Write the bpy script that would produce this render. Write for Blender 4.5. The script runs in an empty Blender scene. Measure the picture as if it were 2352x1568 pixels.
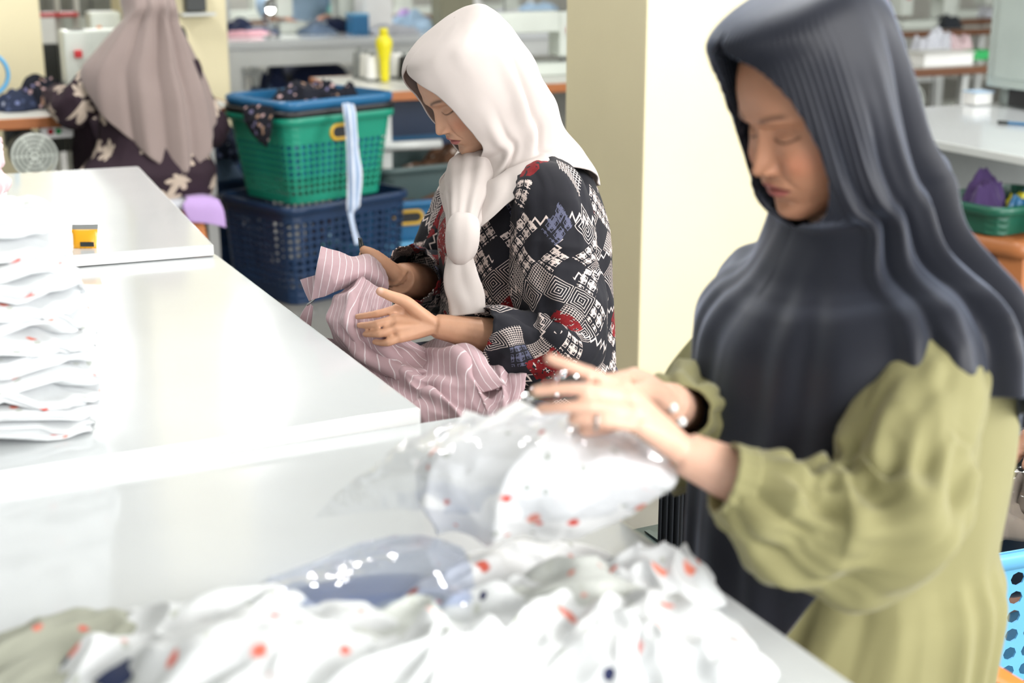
import bpy, bmesh, math, random
import numpy as np
from mathutils import Vector, Matrix

# ------------------------------------------------------------------ camera, world, lights, exposure
scene = bpy.context.scene
col = scene.collection
FPX, PITCH, YAW, CAMH = 3294.0, math.radians(16.0), math.radians(25.9), 1.45
camd = bpy.data.cameras.new('camera'); cam = bpy.data.objects.new('camera', camd); col.objects.link(cam)
camd.sensor_width = 36.0; camd.lens = FPX / 2352 * 36.0
cam.location = (0, 0, CAMH); cam.rotation_euler = (math.pi/2 - PITCH, 0, -YAW)
camd.clip_start = 0.05; camd.clip_end = 60
camd.dof.use_dof = True; camd.dof.focus_distance = 2.72; camd.dof.aperture_fstop = 2.8
scene.camera = cam

world = bpy.data.worlds.new('world'); scene.world = world; world.use_nodes = True
bg = world.node_tree.nodes['Background']
bg.inputs[0].default_value = (0.93, 0.97, 1.0, 1); bg.inputs[1].default_value = 1.0

def area(name, loc, target, sx, sy, power, color=(1, 1, 1)):
    l = bpy.data.lights.new(name, 'AREA'); l.shape = 'RECTANGLE'; l.size = sx; l.size_y = sy
    l.energy = power; l.color = color
    o = bpy.data.objects.new(name, l); col.objects.link(o); o.location = loc
    d = Vector(target) - Vector(loc); o.rotation_euler = d.to_track_quat('-Z', 'Y').to_euler()
    return o
# daylight from the open shop front behind and to the right of the photographer
area('shopfront_daylight', (2.4, -3.4, 2.6), (0.9, 2.0, 0.8), 4.6, 1.9, 240, (1.0, 0.985, 0.965))
area('side_door_daylight', (6.6, -.6, 1.9), (1.2, 1.8, 0.9), 2.4, 2.2, 125, (1.0, 0.985, 0.965))

scene.view_settings.view_transform = 'Standard'; scene.view_settings.look = 'None'
scene.view_settings.exposure = 0.92; scene.view_settings.gamma = 1.0
scene.view_settings.use_curve_mapping = False

# ------------------------------------------------------------------ helpers
A3 = np.array
_F = A3([math.sin(YAW)*math.cos(PITCH), math.cos(YAW)*math.cos(PITCH), -math.sin(PITCH)])
_R = A3([math.cos(YAW), -math.sin(YAW), 0.0]); _U = np.cross(_R, _F); _C = A3([0, 0, CAMH])
def ray(x, y): return _F + (x-1176)/FPX*_R - (y-784)/FPX*_U
def U(x, y, d): return _C + d*ray(x, y)                       # pixel + distance along the lens axis -> world
def G(x, y, z): r = ray(x, y); return _C + (z-CAMH)/r[2]*r     # pixel -> point on a level plane
def V(x, y, y0): r = ray(x, y); return _C + y0/r[1]*r          # pixel -> point on an upright plane y = y0

def _hash(ix, iy, iz, seed):
    h = (ix.astype(np.int64)*374761393 + iy.astype(np.int64)*668265263 + iz.astype(np.int64)*2147483647 + seed*974711) & 0xffffffff
    h = ((h ^ (h >> 13))*1274126177) & 0xffffffff
    h = (h ^ (h >> 16)) & 0xffff
    return h/32767.5 - 1.0
def noise(P, seed=0):
    P = np.asarray(P, float); i = np.floor(P).astype(np.int64); f = P-i; f = f*f*f*(f*(f*6-15)+10)
    r = 0
    for dx in (0, 1):
        for dy in (0, 1):
            for dz in (0, 1):
                w = (f[..., 0] if dx else 1-f[..., 0])*(f[..., 1] if dy else 1-f[..., 1])*(f[..., 2] if dz else 1-f[..., 2])
                r = r + w*_hash(i[..., 0]+dx, i[..., 1]+dy, i[..., 2]+dz, seed)
    return r
def fbm(P, seed=0, o=3):
    P = np.asarray(P, float); r = 0; a = 1.0; s = 1.0
    for k in range(o): r = r + a*noise(P*s, seed+k*17); a *= .5; s *= 2.03
    return r
def ridged(P, seed=0, o=2):
    P = np.asarray(P, float); r = 0; a = 1.0; s = 1.0
    for k in range(o): r = r + a*(1-2*np.abs(noise(P*s, seed+k*31))); a *= .5; s *= 2.1
    return r
def curve(ts, vals, t):
    """smooth (cubic Hermite) interpolation of keyed values"""
    ts = np.asarray(ts, float); v = np.asarray(vals, float); t = np.clip(np.asarray(t, float), ts[0], ts[-1])
    v2 = v if v.ndim > 1 else v[:, None]
    d = (v2[1:]-v2[:-1])/(ts[1:]-ts[:-1])[:, None]
    m = np.zeros_like(v2); m[0] = d[0]; m[-1] = d[-1]
    if len(ts) > 2: m[1:-1] = (d[1:]+d[:-1])/2
    k = np.clip(np.searchsorted(ts, t, side='right')-1, 0, len(ts)-2)
    h = (ts[k+1]-ts[k]); s = (t-ts[k])/h; s = s[..., None]; h = h[..., None]
    r = (2*s**3-3*s**2+1)*v2[k] + (s**3-2*s**2+s)*h*m[k] + (-2*s**3+3*s**2)*v2[k+1] + (s**3-s**2)*h*m[k+1]
    return r if v.ndim > 1 else r[..., 0]
def sstep(a, b, x): t = np.clip((np.asarray(x, float)-a)/(b-a), 0, 1); return t*t*(3-2*t)
def gauss(x, c, s): return np.exp(-((x-c)/s)**2)

def wloc(o):
    v = Vector((0, 0, 0))
    while o is not None: v = v + o.location; o = o.parent
    return A3(v)
def mk(name, Vs, Fs, mat, parent=None, uv=None, smooth=True, local=False, cols=None, mats=None, loc=None):
    """link ONE mesh object; world coordinates unless local"""
    Vs = np.asarray(Vs, float)
    if parent is not None and not local: Vs = Vs - wloc(parent)
    o_loc = None
    if parent is None and not local:
        o_loc = A3([(Vs[:, 0].min()+Vs[:, 0].max())/2, (Vs[:, 1].min()+Vs[:, 1].max())/2, Vs[:, 2].min()]); Vs = Vs-o_loc
    me = bpy.data.meshes.new(name)
    me.from_pydata(Vs.tolist(), [], Fs if isinstance(Fs, list) else Fs.tolist())
    if uv is not None:
        l = me.uv_layers.new(name='UVMap'); u = np.asarray(uv, np.float32).reshape(-1)
        if len(u) == len(me.loops)*2: l.data.foreach_set('uv', u)
        else:
            vi = np.zeros(len(me.loops), np.int32); me.loops.foreach_get('vertex_index', vi)
            l.data.foreach_set('uv', np.asarray(uv, np.float32)[vi].reshape(-1))
    if cols is not None:
        ca = me.color_attributes.new('Col', 'FLOAT_COLOR', 'POINT')
        c = np.ones((len(Vs), 4), np.float32); c[:, :3] = cols; ca.data.foreach_set('color', c.reshape(-1))
    for m in (mat if isinstance(mat, (list, tuple)) else [mat]): me.materials.append(m)
    if mats is not None: me.polygons.foreach_set('material_index', np.asarray(mats, np.int32))
    if smooth: me.polygons.foreach_set('use_smooth', np.ones(len(me.polygons), bool))
    me.update()
    o = bpy.data.objects.new(name, me); col.objects.link(o)
    if o_loc is not None: o.location = o_loc
    if loc is not None: o.location = loc
    if parent is not None: o.parent = parent
    return o
def tag(o, label, cat, group=None, kind=None):
    if label: o['label'] = label
    if cat: o['category'] = cat
    if group: o['group'] = group
    if kind: o['kind'] = kind
    return o
def thing(name, label, cat, loc, group=None, rz=0.0):
    o = bpy.data.objects.new(name, None); col.objects.link(o); o.location = tuple(map(float, loc)); o.rotation_euler = (0, 0, rz)
    o.empty_display_size = 0.1
    return tag(o, label, cat, group)
def copy_tree(o, parent=None):
    c = o.copy(); col.objects.link(c)
    if parent is not None: c.parent = parent
    for ch in list(o.children): copy_tree(ch, c)
    return c
def struct(o): o['kind'] = 'structure'; return o
def mod_solid(o, t, off=0.0):
    m = o.modifiers.new('thickness', 'SOLIDIFY'); m.thickness = t; m.offset = off; m.use_even_offset = False; return o
def mod_bevel(o, w, s=2):
    m = o.modifiers.new('bevel', 'BEVEL'); m.width = w; m.segments = s; m.limit_method = 'ANGLE'; m.angle_limit = math.radians(40); return o
def mod_sub(o, n=1):
    m = o.modifiers.new('sub', 'SUBSURF'); m.levels = n; m.render_levels = n; return o

def rotz(P, a, c=(0, 0)):
    P = np.array(P, float); x = P[:, 0]-c[0]; y = P[:, 1]-c[1]; s, k = math.sin(a), math.cos(a)
    P[:, 0] = c[0]+k*x-s*y; P[:, 1] = c[1]+s*x+k*y; return P
def boxm(c, s, rz=0.0):
    c = A3(c, float) if not isinstance(c, np.ndarray) else c
    x, y, z = A3(s, float)/2
    v = A3([[-x, -y, -z], [x, -y, -z], [x, y, -z], [-x, y, -z], [-x, -y, z], [x, -y, z], [x, y, z], [-x, y, z]])
    if rz: v = rotz(v, rz)
    f = [[0, 3, 2, 1], [4, 5, 6, 7], [0, 1, 5, 4], [1, 2, 6, 5], [2, 3, 7, 6], [3, 0, 4, 7]]
    return v+c, f
def join(parts):
    Vs, Fs, n = [], [], 0
    for v, f in parts:
        Vs.append(np.asarray(v, float)); Fs += [[i+n for i in q] for q in (f if isinstance(f, list) else f.tolist())]; n += len(v)
    return np.vstack(Vs), Fs
def box(name, c, s, mat, parent=None, rz=0.0, bev=0.0, **k):
    v, f = boxm(A3(c, dtype=float), s, rz); o = mk(name, v, f, mat, parent, smooth=False, **k)
    if bev: mod_bevel(o, bev)
    return o
def gridf(nr, nc, wrap=False):
    """quad faces of nr x nc vertices, and unwrapped (row, col) of each loop"""
    cc = nc if wrap else nc-1
    i, j = np.meshgrid(np.arange(nr-1), np.arange(cc), indexing='ij'); i = i.ravel(); j = j.ravel()
    j1 = (j+1) % nc
    F = np.stack([i*nc+j, i*nc+j1, (i+1)*nc+j1, (i+1)*nc+j], 1)
    RC = np.stack([np.stack([i, j], 1), np.stack([i, j+1], 1), np.stack([i+1, j+1], 1), np.stack([i+1, j], 1)], 1)
    return F, RC
def loft(P, wrap=True, caps=True, uvscale=(1, 1)):
    """P (rows, cols, 3) -> verts, faces, uv in metres"""
    nr, nc = P.shape[:2]; F, RC = gridf(nr, nc, wrap)
    dv = np.r_[0, np.cumsum(np.linalg.norm(P[1:]-P[:-1], axis=2).mean(1))]
    ring = np.vstack([P.transpose(1, 0, 2), P[:, :1].transpose(1, 0, 2)]) if wrap else P.transpose(1, 0, 2)
    du = np.vstack([np.zeros((1, nr)), np.cumsum(np.linalg.norm(ring[1:]-ring[:-1], axis=2), 0)])   # cols x rows
    dum = du.mean(1)
    uv = np.stack([dum[RC[..., 1]]*uvscale[0], dv[RC[..., 0]]*uvscale[1]], -1).reshape(-1, 2)
    Fl = F.tolist(); uv = uv.tolist()
    Vs = P.reshape(-1, 3)
    if caps and wrap:
        for r, rev in ((0, False), (nr-1, True)):
            idx = [r*nc+j for j in range(nc)]; idx = idx if rev else idx[::-1]
            c = len(Vs); Vs = np.vstack([Vs, P[r].mean(0)[None]])
            for a in range(nc): Fl.append([idx[a], idx[(a+1) % nc], c]); uv += [[0, 0]]*3
    return Vs, Fl, uv
def frames(P):
    T = np.gradient(P, axis=0); T /= np.linalg.norm(T, axis=1)[:, None]+1e-9
    up = A3([0, 0, 1.0]) if abs(T[0, 2]) < .9 else A3([1.0, 0, 0])
    N = [np.cross(up, T[0])]; N[0] /= np.linalg.norm(N[0])
    for t in T[1:]:
        n = N[-1]-t*np.dot(N[-1], t); N.append(n/np.linalg.norm(n))
    N = A3(N); B = np.cross(T, N); return T, N, B
def tubeP(path, rad, n=12, res=None, flat=None):
    """ring grid of a smooth tube through path points; rad per key (scalar or (rn, rb))"""
    path = np.asarray(path, float); rad = np.asarray(rad, float)
    if rad.ndim == 0: rad = np.full(len(path), float(rad))
    if rad.ndim == 1: rad = np.stack([rad, rad], 1)
    if res:
        t = np.r_[0, np.cumsum(np.linalg.norm(path[1:]-path[:-1], axis=1))]; t /= t[-1]
        tt = np.linspace(0, 1, res); rad = curve(t, rad, tt); path = curve(t, path, tt)
    T, N, B = frames(path); a = np.linspace(0, 2*math.pi, n, endpoint=False)
    return path[:, None]+N[:, None]*(np.cos(a)[None, :, None]*rad[:, :1, None])+B[:, None]*(np.sin(a)[None, :, None]*rad[:, 1:, None])
def tube(name, path, rad, mat, parent=None, n=10, res=None, **k):
    v, f, uv = loft(tubeP(path, rad, n, res)); return mk(name, v, f, mat, parent, uv=uv, **k)
def lathe(prof, n=24, c=(0, 0, 0)):
    prof = np.asarray(prof, float); a = np.linspace(0, 2*math.pi, n, endpoint=False)
    P = np.stack([prof[:, :1]*np.cos(a), prof[:, :1]*np.sin(a), prof[:, 1:2]*np.ones(n)], -1)
    v, f, uv = loft(P); return v+A3(c, dtype=float), f, uv
def patch(ctrl, nu, nv):
    """smooth sheet through a net of points: (m, n, 3) -> (nu, nv, 3)"""
    c = np.asarray(ctrl, float); m, n = c.shape[:2]
    a = curve(np.arange(m), c.reshape(m, -1), np.linspace(0, m-1, nu)).reshape(nu, n, 3)
    b = curve(np.arange(n), a.transpose(1, 0, 2).reshape(n, -1), np.linspace(0, n-1, nv)).reshape(nv, nu, 3)
    return b.transpose(1, 0, 2)
def gnormals(P):
    a = np.gradient(P, axis=0); b = np.gradient(P, axis=1); n = np.cross(a, b); return n/(np.linalg.norm(n, axis=2, keepdims=True)+1e-9)
def sheet(name, P, mat, parent=None, thick=0.002, uvscale=1.0, **k):
    v, f, uv = loft(P, wrap=False); o = mk(name, v, f, mat, parent, uv=(np.asarray(uv)*uvscale), **k)
    if thick: mod_solid(o, thick)
    return o

# ------------------------------------------------------------------ materials
def lin(c):
    c = A3(c, dtype=float)/255.0; return np.where(c <= .04045, c/12.92, ((c+.055)/1.055)**2.4)
def rgba(c): return (*[float(x) for x in lin(c)], 1.0)
class NT:
    def __init__(s, name):
        s.m = bpy.data.materials.new(name); s.m.use_nodes = True; s.t = s.m.node_tree
        s.b = s.t.nodes['Principled BSDF']; s.out = s.t.nodes['Material Output']
    def n(s, typ, **k):
        nd = s.t.nodes.new(typ)
        for a, v in k.items(): setattr(nd, a, v)
        return nd
    def link(s, a, b): s.t.links.new(a, b)
    def put(s, sock, v):
        if isinstance(v, bpy.types.NodeSocket): s.link(v, sock)
        elif v is not None:
            try: sock.default_value = v
            except Exception: sock.default_value = (v, v, v)
    def math(s, op, a, b=None, c=None, clamp=False):
        nd = s.n('ShaderNodeMath', operation=op); nd.use_clamp = clamp
        for i, v in enumerate((a, b, c)):
            if v is not None: s.put(nd.inputs[i], v)
        return nd.outputs[0]
    def vmath(s, op, a, b=None, out=0):
        nd = s.n('ShaderNodeVectorMath', operation=op); s.put(nd.inputs[0], a)
        if b is not None:
            if op == 'SCALE': s.put(nd.inputs['Scale'], b)
            else: s.put(nd.inputs[1], b)
        return nd.outputs[out]
    def mix(s, f, a, b):
        nd = s.n('ShaderNodeMix', data_type='RGBA'); s.put(nd.inputs[0], f)
        s.put(nd.inputs[6], rgba(a) if isinstance(a, tuple) and len(a) == 3 else a)
        s.put(nd.inputs[7], rgba(b) if isinstance(b, tuple) and len(b) == 3 else b); return nd.outputs[2]
    def coord(s, kind='Object', scale=None, rot=None):
        c = s.n('ShaderNodeTexCoord').outputs[kind]
        if scale is not None or rot is not None:
            mp = s.n('ShaderNodeMapping'); s.link(c, mp.inputs[0])
            if scale is not None: mp.inputs['Scale'].default_value = scale if isinstance(scale, tuple) else (scale,)*3
            if rot is not None: mp.inputs['Rotation'].default_value = rot
            c = mp.outputs[0]
        return c
    def noise(s, vec, scale, detail=3, rough=.5, out=0):
        nd = s.n('ShaderNodeTexNoise'); s.put(nd.inputs['Vector'], vec); nd.inputs['Scale'].default_value = scale
        nd.inputs['Detail'].default_value = detail; nd.inputs['Roughness'].default_value = rough; return nd.outputs[out]
    def voro(s, vec, scale, feature='F1', dist='EUCLIDEAN', dim='3D', rnd=1.0):
        nd = s.n('ShaderNodeTexVoronoi', feature=feature, distance=dist, voronoi_dimensions=dim)
        s.put(nd.inputs['Vector'], vec); nd.inputs['Scale'].default_value = scale; nd.inputs['Randomness'].default_value = rnd; return nd
    def ramp(s, f, stops, interp='LINEAR'):
        nd = s.n('ShaderNodeValToRGB'); s.put(nd.inputs[0], f); cr = nd.color_ramp; cr.interpolation = interp
        while len(cr.elements) < len(stops): cr.elements.new(.5)
        for e, (p, c) in zip(cr.elements, stops): e.position = p; e.color = rgba(c) if len(c) == 3 else c
        return nd.outputs[0]
    def sep(s, v): nd = s.n('ShaderNodeSeparateXYZ'); s.put(nd.inputs[0], v); return nd.outputs
    def comb(s, x, y, z=0.0):
        nd = s.n('ShaderNodeCombineXYZ'); s.put(nd.inputs[0], x); s.put(nd.inputs[1], y); s.put(nd.inputs[2], z); return nd.outputs[0]
    def bump(s, h, strength=.2, dist=.002):
        nd = s.n('ShaderNodeBump'); nd.inputs['Strength'].default_value = strength; nd.inputs['Distance'].default_value = dist
        s.put(nd.inputs['Height'], h); s.link(nd.outputs[0], s.b.inputs['Normal']); return nd
    def base(s, c): s.put(s.b.inputs['Base Color'], rgba(c) if isinstance(c, tuple) and len(c) == 3 else c)
    def set(s, **k):
        for a, v in k.items(): s.put(s.b.inputs[a.replace('_', ' ')], v)
        return s
def plain(name, c, rough=.5, var=.06, vs=6.0, bump=0.0, bs=200, spec=.5, metal=0.0, **k):
    """one colour with slight uneven tone and fine relief"""
    n = NT(name); co = n.coord('Object'); f = n.noise(co, vs, 4)
    lo = tuple(max(0, x*(1-var)) for x in c); hi = tuple(min(255, x*(1+var)) for x in c)
    n.base(n.mix(f, lo, hi)); n.set(Roughness=rough, Metallic=metal, Specular_IOR_Level=spec, **k)
    if bump: n.bump(n.noise(co, bs, 2), bump, .001)
    return n.m
def cloth(name, c, rough=.85, sheen=.2, var=.05, weave=900.0, b=.15):
    n = NT(name); uv = n.coord('UV'); f = n.noise(n.coord('Object'), 9, 3)
    n.base(n.mix(f, tuple(x*(1-var) for x in c), tuple(min(255, x*(1+var)) for x in c)))
    n.set(Roughness=rough, Sheen_Weight=sheen, Sheen_Roughness=.4, Specular_IOR_Level=.25)
    n.bump(n.noise(uv, weave, 1), b, .0006); return n.m
# ---- specific materials
def m_skin(name, rough=.5):
    n = NT(name); at = n.n('ShaderNodeVertexColor'); at.layer_name = 'Col'
    f = n.noise(n.coord('Object'), 60, 4); nd = n.n('ShaderNodeMix', data_type='RGBA', blend_type='MULTIPLY')
    n.put(nd.inputs[0], 1.0); n.link(at.outputs[0], nd.inputs[6]); n.put(nd.inputs[7], n.mix(f, (236, 232, 230), (255, 255, 255)))
    n.base(nd.outputs[2]); n.set(Roughness=rough, Subsurface_Weight=.12, Subsurface_Scale=.008, Specular_IOR_Level=.4)
    n.b.inputs['Subsurface Radius'].default_value = (1.0, .35, .2)
    n.bump(n.noise(n.coord('Object'), 700, 2), .12, .0006); return n.m
def m_garment(name='white_garment', dots=26.0, seed=0.0, basec=(212, 215, 217), amt=.30, alt=(40, 46, 80)):
    """white cotton with scattered red flower dots and thin grey-green print"""
    n = NT(name); uv = n.coord('UV'); sh = n.vmath('ADD', uv, (seed, seed*1.7, 0)); w = n.noise(sh, 30, 2, out=1)
    p = n.vmath('ADD', sh, n.vmath('SCALE', n.vmath('SUBTRACT', w, (.5, .5, .5)), .018))
    v = n.voro(p, dots, dim='2D'); d = v.outputs['Distance']; r = n.sep(v.outputs['Color'])
    red = n.math('MULTIPLY', n.math('MULTIPLY', n.math('SUBTRACT', n.math('ADD', .07, n.math('MULTIPLY', r[2], .19)), d), 10.0, clamp=True), n.math('LESS_THAN', r[0], amt))
    v2 = n.voro(p, dots*1.7, dim='2D'); r2 = n.sep(v2.outputs['Color'])
    leaf = n.math('MULTIPLY', n.math('LESS_THAN', v2.outputs['Distance'], .17), n.math('LESS_THAN', r2[0], .14))
    c = n.mix(n.noise(sh, 12, 2), tuple(x*.97 for x in basec), basec)
    c = n.mix(leaf, c, (186, 190, 184)); c = n.mix(red, c, n.mix(r[1], (204, 60, 46), (224, 130, 108)))
    dk = n.math('MULTIPLY', n.math('LESS_THAN', d, .12), n.math('GREATER_THAN', r[0], .95)); c = n.mix(dk, c, alt)
    n.base(c); n.set(Roughness=.85, Sheen_Weight=.1, Specular_IOR_Level=.25); n.bump(n.noise(uv, 800, 1), .1, .0005); return n.m
def m_stripe(name, c, line, period=.021, w=.13, rough=.85):
    n = NT(name); uv = n.sep(n.coord('UV')); f = n.noise(n.coord('Object'), 9, 3)
    b = n.mix(f, tuple(x*.95 for x in c), tuple(min(255, x*1.04) for x in c))
    wob = n.math('MULTIPLY', n.noise(n.coord('UV'), 120, 1), .0012)
    s = n.math('FRACT', n.math('DIVIDE', n.math('ADD', uv[0], wob), period)); n.base(n.mix(n.math('LESS_THAN', s, w), b, line))
    n.set(Roughness=rough, Sheen_Weight=.15, Specular_IOR_Level=.25); n.bump(n.noise(n.coord('UV'), 900, 1), .12, .0005); return n.m
def m_floral(name, bgc, cols, scale=30.0, rough=.85, thr=.32):
    """dark cloth strewn with pale blossoms"""
    n = NT(name); co = n.coord('Object'); w = n.noise(co, scale*1.5, 2, out=1)
    p = n.vmath('ADD', co, n.vmath('SCALE', n.vmath('SUBTRACT', w, (.5, .5, .5)), .6/scale)); v = n.voro(p, scale)
    r = n.sep(v.outputs['Color']); k = n.math('LESS_THAN', v.outputs['Distance'], thr)
    cc = n.ramp(r[0], [(i/max(1, len(cols)), c) for i, c in enumerate(cols)], 'CONSTANT')
    n.base(n.mix(n.math('MULTIPLY', k, n.math('LESS_THAN', r[1], .62)), bgc, cc))
    n.set(Roughness=rough, Specular_IOR_Level=.25); n.bump(n.noise(co, 300, 2), .15, .001); return n.m
def m_leafdress(name):
    n = NT(name); uv = n.coord('UV'); v = n.voro(uv, 8.0, dim='2D', rnd=.7)
    loc = n.vmath('SUBTRACT', n.vmath('SCALE', uv, 1.0), n.vmath('SCALE', v.outputs['Position'], 1.0))
    s = n.sep(loc); r = n.sep(v.outputs['Color']); ang = n.math('ADD', n.math('ARCTAN2', s[1], s[0]), n.math('MULTIPLY', r[0], 6.28))
    rad = n.vmath('LENGTH', loc, out=1)
    pet = n.math('ADD', .024, n.math('MULTIPLY', .030, n.math('ABSOLUTE', n.math('COSINE', n.math('MULTIPLY', ang, 3.5)))))
    pet = n.math('MULTIPLY', pet, n.math('ADD', .72, n.math('MULTIPLY', .42, n.math('COSINE', ang))))
    pet = n.math('ADD', pet, n.math('MULTIPLY', n.math('SUBTRACT', n.noise(uv, 130, 2), .5), .018))
    k = n.math('LESS_THAN', rad, pet)
    n.base(n.mix(k, (50, 37, 46), n.mix(n.noise(uv, 45, 2), (176, 158, 144), (216, 200, 184)))); n.set(Roughness=.85, Specular_IOR_Level=.25)
    n.bump(n.noise(uv, 700, 1), .12, .0006); return n.m
def m_ikat(name):
    """near-black blouse cloth with white lattice diamonds, key rings, zigzag borders and red patches"""
    n = NT(name); uv = n.coord('UV'); s = n.sep(uv)
    wob = n.vmath('SCALE', n.vmath('SUBTRACT', n.noise(uv, 7, 1, out=1), (.5, .5, .5)), .035)
    q = n.vmath('ADD', uv, wob); s = n.sep(q)
    a = n.math('ADD', s[0], s[1]); b = n.math('SUBTRACT', s[0], s[1])
    def cell(k):
        A, B = n.math('MULTIPLY', a, k), n.math('MULTIPLY', b, k)
        wn = n.n('ShaderNodeTexWhiteNoise', noise_dimensions='2D'); n.link(n.comb(n.math('FLOOR', A), n.math('FLOOR', B)), wn.inputs['Vector'])
        fa, fb = n.math('SUBTRACT', n.math('FRACT', A), .5), n.math('SUBTRACT', n.math('FRACT', B), .5)
        ch = n.math('MAXIMUM', n.math('ABSOLUTE', fa), n.math('ABSOLUTE', fb)); return wn.outputs[0], ch, fa, fb
    big, ch, fa, fb = cell(16.0)
    mid, ch2, fa2, fb2 = cell(33.0)
    _, chf, _, _ = cell(150.0)
    lattice = n.math('GREATER_THAN', chf, .395)
    rings = n.math('LESS_THAN', n.math('FRACT', n.math('MULTIPLY', ch, 9.0)), .25)
    cross = n.math('LESS_THAN', n.math('MINIMUM', n.math('ABSOLUTE', fa2), n.math('ABSOLUTE', fb2)), .10)
    rings2 = n.math('LESS_THAN', n.math('FRACT', n.math('MULTIPLY', ch2, 6.0)), .30)
    def between(x, lo, hi): return n.math('MULTIPLY', n.math('GREATER_THAN', x, lo), n.math('LESS_THAN', x, hi))
    inb = n.math('LESS_THAN', ch, .47)
    w = n.math('MULTIPLY', between(big, .0, .20), lattice)
    w = n.math('MAXIMUM', w, n.math('MULTIPLY', between(big, .20, .32), rings))
    w = n.math('MAXIMUM', w, n.math('MULTIPLY', n.math('MULTIPLY', between(big, .32, .56), n.math('LESS_THAN', ch2, .44)), n.math('MAXIMUM', rings2, cross)))
    w = n.math('MULTIPLY', w, inb)
    tri = n.math('ABSOLUTE', n.math('SUBTRACT', n.math('FRACT', n.math('MULTIPLY', s[0], 62.0)), .5))
    zz = n.math('FRACT', n.math('ADD', n.math('MULTIPLY', s[1], 8.5), n.math('MULTIPLY', tri, .17)))
    zig = n.math('MULTIPLY', n.math('LESS_THAN', zz, .035), n.math('GREATER_THAN', n.noise(uv, 6, 1), .42))
    tri2 = n.math('ABSOLUTE', n.math('SUBTRACT', n.math('FRACT', n.math('MULTIPLY', s[1], 62.0)), .5))
    zz2 = n.math('FRACT', n.math('ADD', n.math('MULTIPLY', s[0], 6.5), n.math('MULTIPLY', tri2, .14)))
    zig2 = n.math('MULTIPLY', n.math('LESS_THAN', zz2, .03), n.math('GREATER_THAN', n.noise(uv, 5, 1), .52))
    w = n.math('MAXIMUM', w, n.math('MAXIMUM', zig, zig2))
    v = n.voro(n.vmath('ADD', uv, wob), 13, dim='2D', dist='MANHATTAN'); rr = n.sep(v.outputs['Color'])
    red = n.math('MULTIPLY', n.math('LESS_THAN', v.outputs['Distance'], .55), n.math('LESS_THAN', rr[0], .30))
    red = n.math('MULTIPLY', red, n.math('GREATER_THAN', n.noise(uv, 90, 4), .43))
    slate = n.math('MULTIPLY', between(big, .51, .56), 1.0)
    c = n.mix(n.noise(uv, 20, 2), (24, 24, 30), (34, 34, 42))
    wc = n.mix(slate, (222, 206, 200), (96, 98, 122)); c = n.mix(w, c, wc); c = n.mix(red, c, n.mix(n.noise(uv, 200, 2), (96, 16, 22), (150, 28, 34)))
    n.base(c); n.set(Roughness=.8, Specular_IOR_Level=.25, Sheen_Weight=.05); n.bump(n.noise(uv, 900, 1), .12, .0005); return n.m
def m_film(name, tint=(235, 240, 250), gloss=.25, rough=.08):
    """thin clear plastic film"""
    n = NT(name); tr = n.n('ShaderNodeBsdfTransparent'); tr.inputs[0].default_value = rgba(tint)
    gl = n.n('ShaderNodeBsdfGlossy'); gl.inputs['Roughness'].default_value = rough
    fr = n.n('ShaderNodeLayerWeight'); fr.inputs[0].default_value = .35
    f = n.math('ADD', n.math('MULTIPLY', fr.outputs['Fresnel'], .22), gloss*.12, clamp=True)
    mx = n.n('ShaderNodeMixShader'); n.link(f, mx.inputs[0]); n.link(tr.outputs[0], mx.inputs[1]); n.link(gl.outputs[0], mx.inputs[2])
    bp = n.n('ShaderNodeBump'); bp.inputs['Strength'].default_value = .5; bp.inputs['Distance'].default_value = .004
    n.link(n.noise(n.coord('Object'), 28, 3), bp.inputs['Height']); n.link(bp.outputs[0], gl.inputs['Normal'])
    n.link(mx.outputs[0], n.out.inputs['Surface']); return n.m
def m_wood(name, a, b):
    n = NT(name); co = n.coord('Object', scale=(3, 30, 30)); f = n.noise(co, 3, 5, .6)
    n.base(n.mix(f, a, b)); n.set(Roughness=.45); n.bump(f, .08, .001); return n.m
def m_laminate(name, c=(212, 216, 218), rough=.11):
    """glossy white laminate, scuffed in places"""
    n = NT(name); co = n.coord('Object'); f = n.noise(co, 5, 4)
    n.base(n.mix(f, tuple(x*.965 for x in c), c))
    n.put(n.b.inputs['Roughness'], n.math('ADD', rough*.75, n.math('MULTIPLY', n.noise(co, 14, 4), rough*.6)))
    n.set(Specular_IOR_Level=.6, Coat_Weight=.25, Coat_Roughness=.1); n.bump(n.noise(co, 40, 3), .02, .002); return n.m
M = {}
M['lam'] = m_laminate('white_laminate'); M['lam_lit'] = plain('lit_white_edge', (240, 241, 240), .35)  # edge white brightened: light facing the lip put into the colour
M['steel_white'] = plain('white_painted_steel', (205, 208, 206), .4)
M['pillar'] = plain('cream_paint', (224, 214, 178), .75, var=.03, vs=3, bump=.05, bs=60)
M['wallw'] = plain('pale_wall_paint', (206, 206, 198), .8, bump=.05)
M['floor'] = plain('grey_cement', (128, 127, 122), .45, var=.12, vs=4, bump=.06, bs=40)
M['ceil'] = plain('ceiling_board', (222, 222, 218), .85)
M['wood'] = m_wood('orange_wood_edge', (150, 84, 38), (190, 116, 58))
M['woodtop'] = plain('pale_laminate', (214, 214, 208), .35)
M['wood_dk'] = m_wood('brown_wood_edge', (96, 56, 28), (126, 78, 42))
M['machine'] = plain('machine_enamel', (206, 212, 204), .35); M['machine_d'] = plain('dark_machine_iron', (42, 46, 46), .4)
M['grey'] = plain('grey_plastic', (128, 132, 130), .5); M['olive'] = plain('olive_box_board', (128, 126, 104), .6)
M['black'] = plain('black_plastic', (22, 24, 28), .4); M['steel'] = plain('bare_steel', (170, 172, 172), .28, metal=.9)
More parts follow.
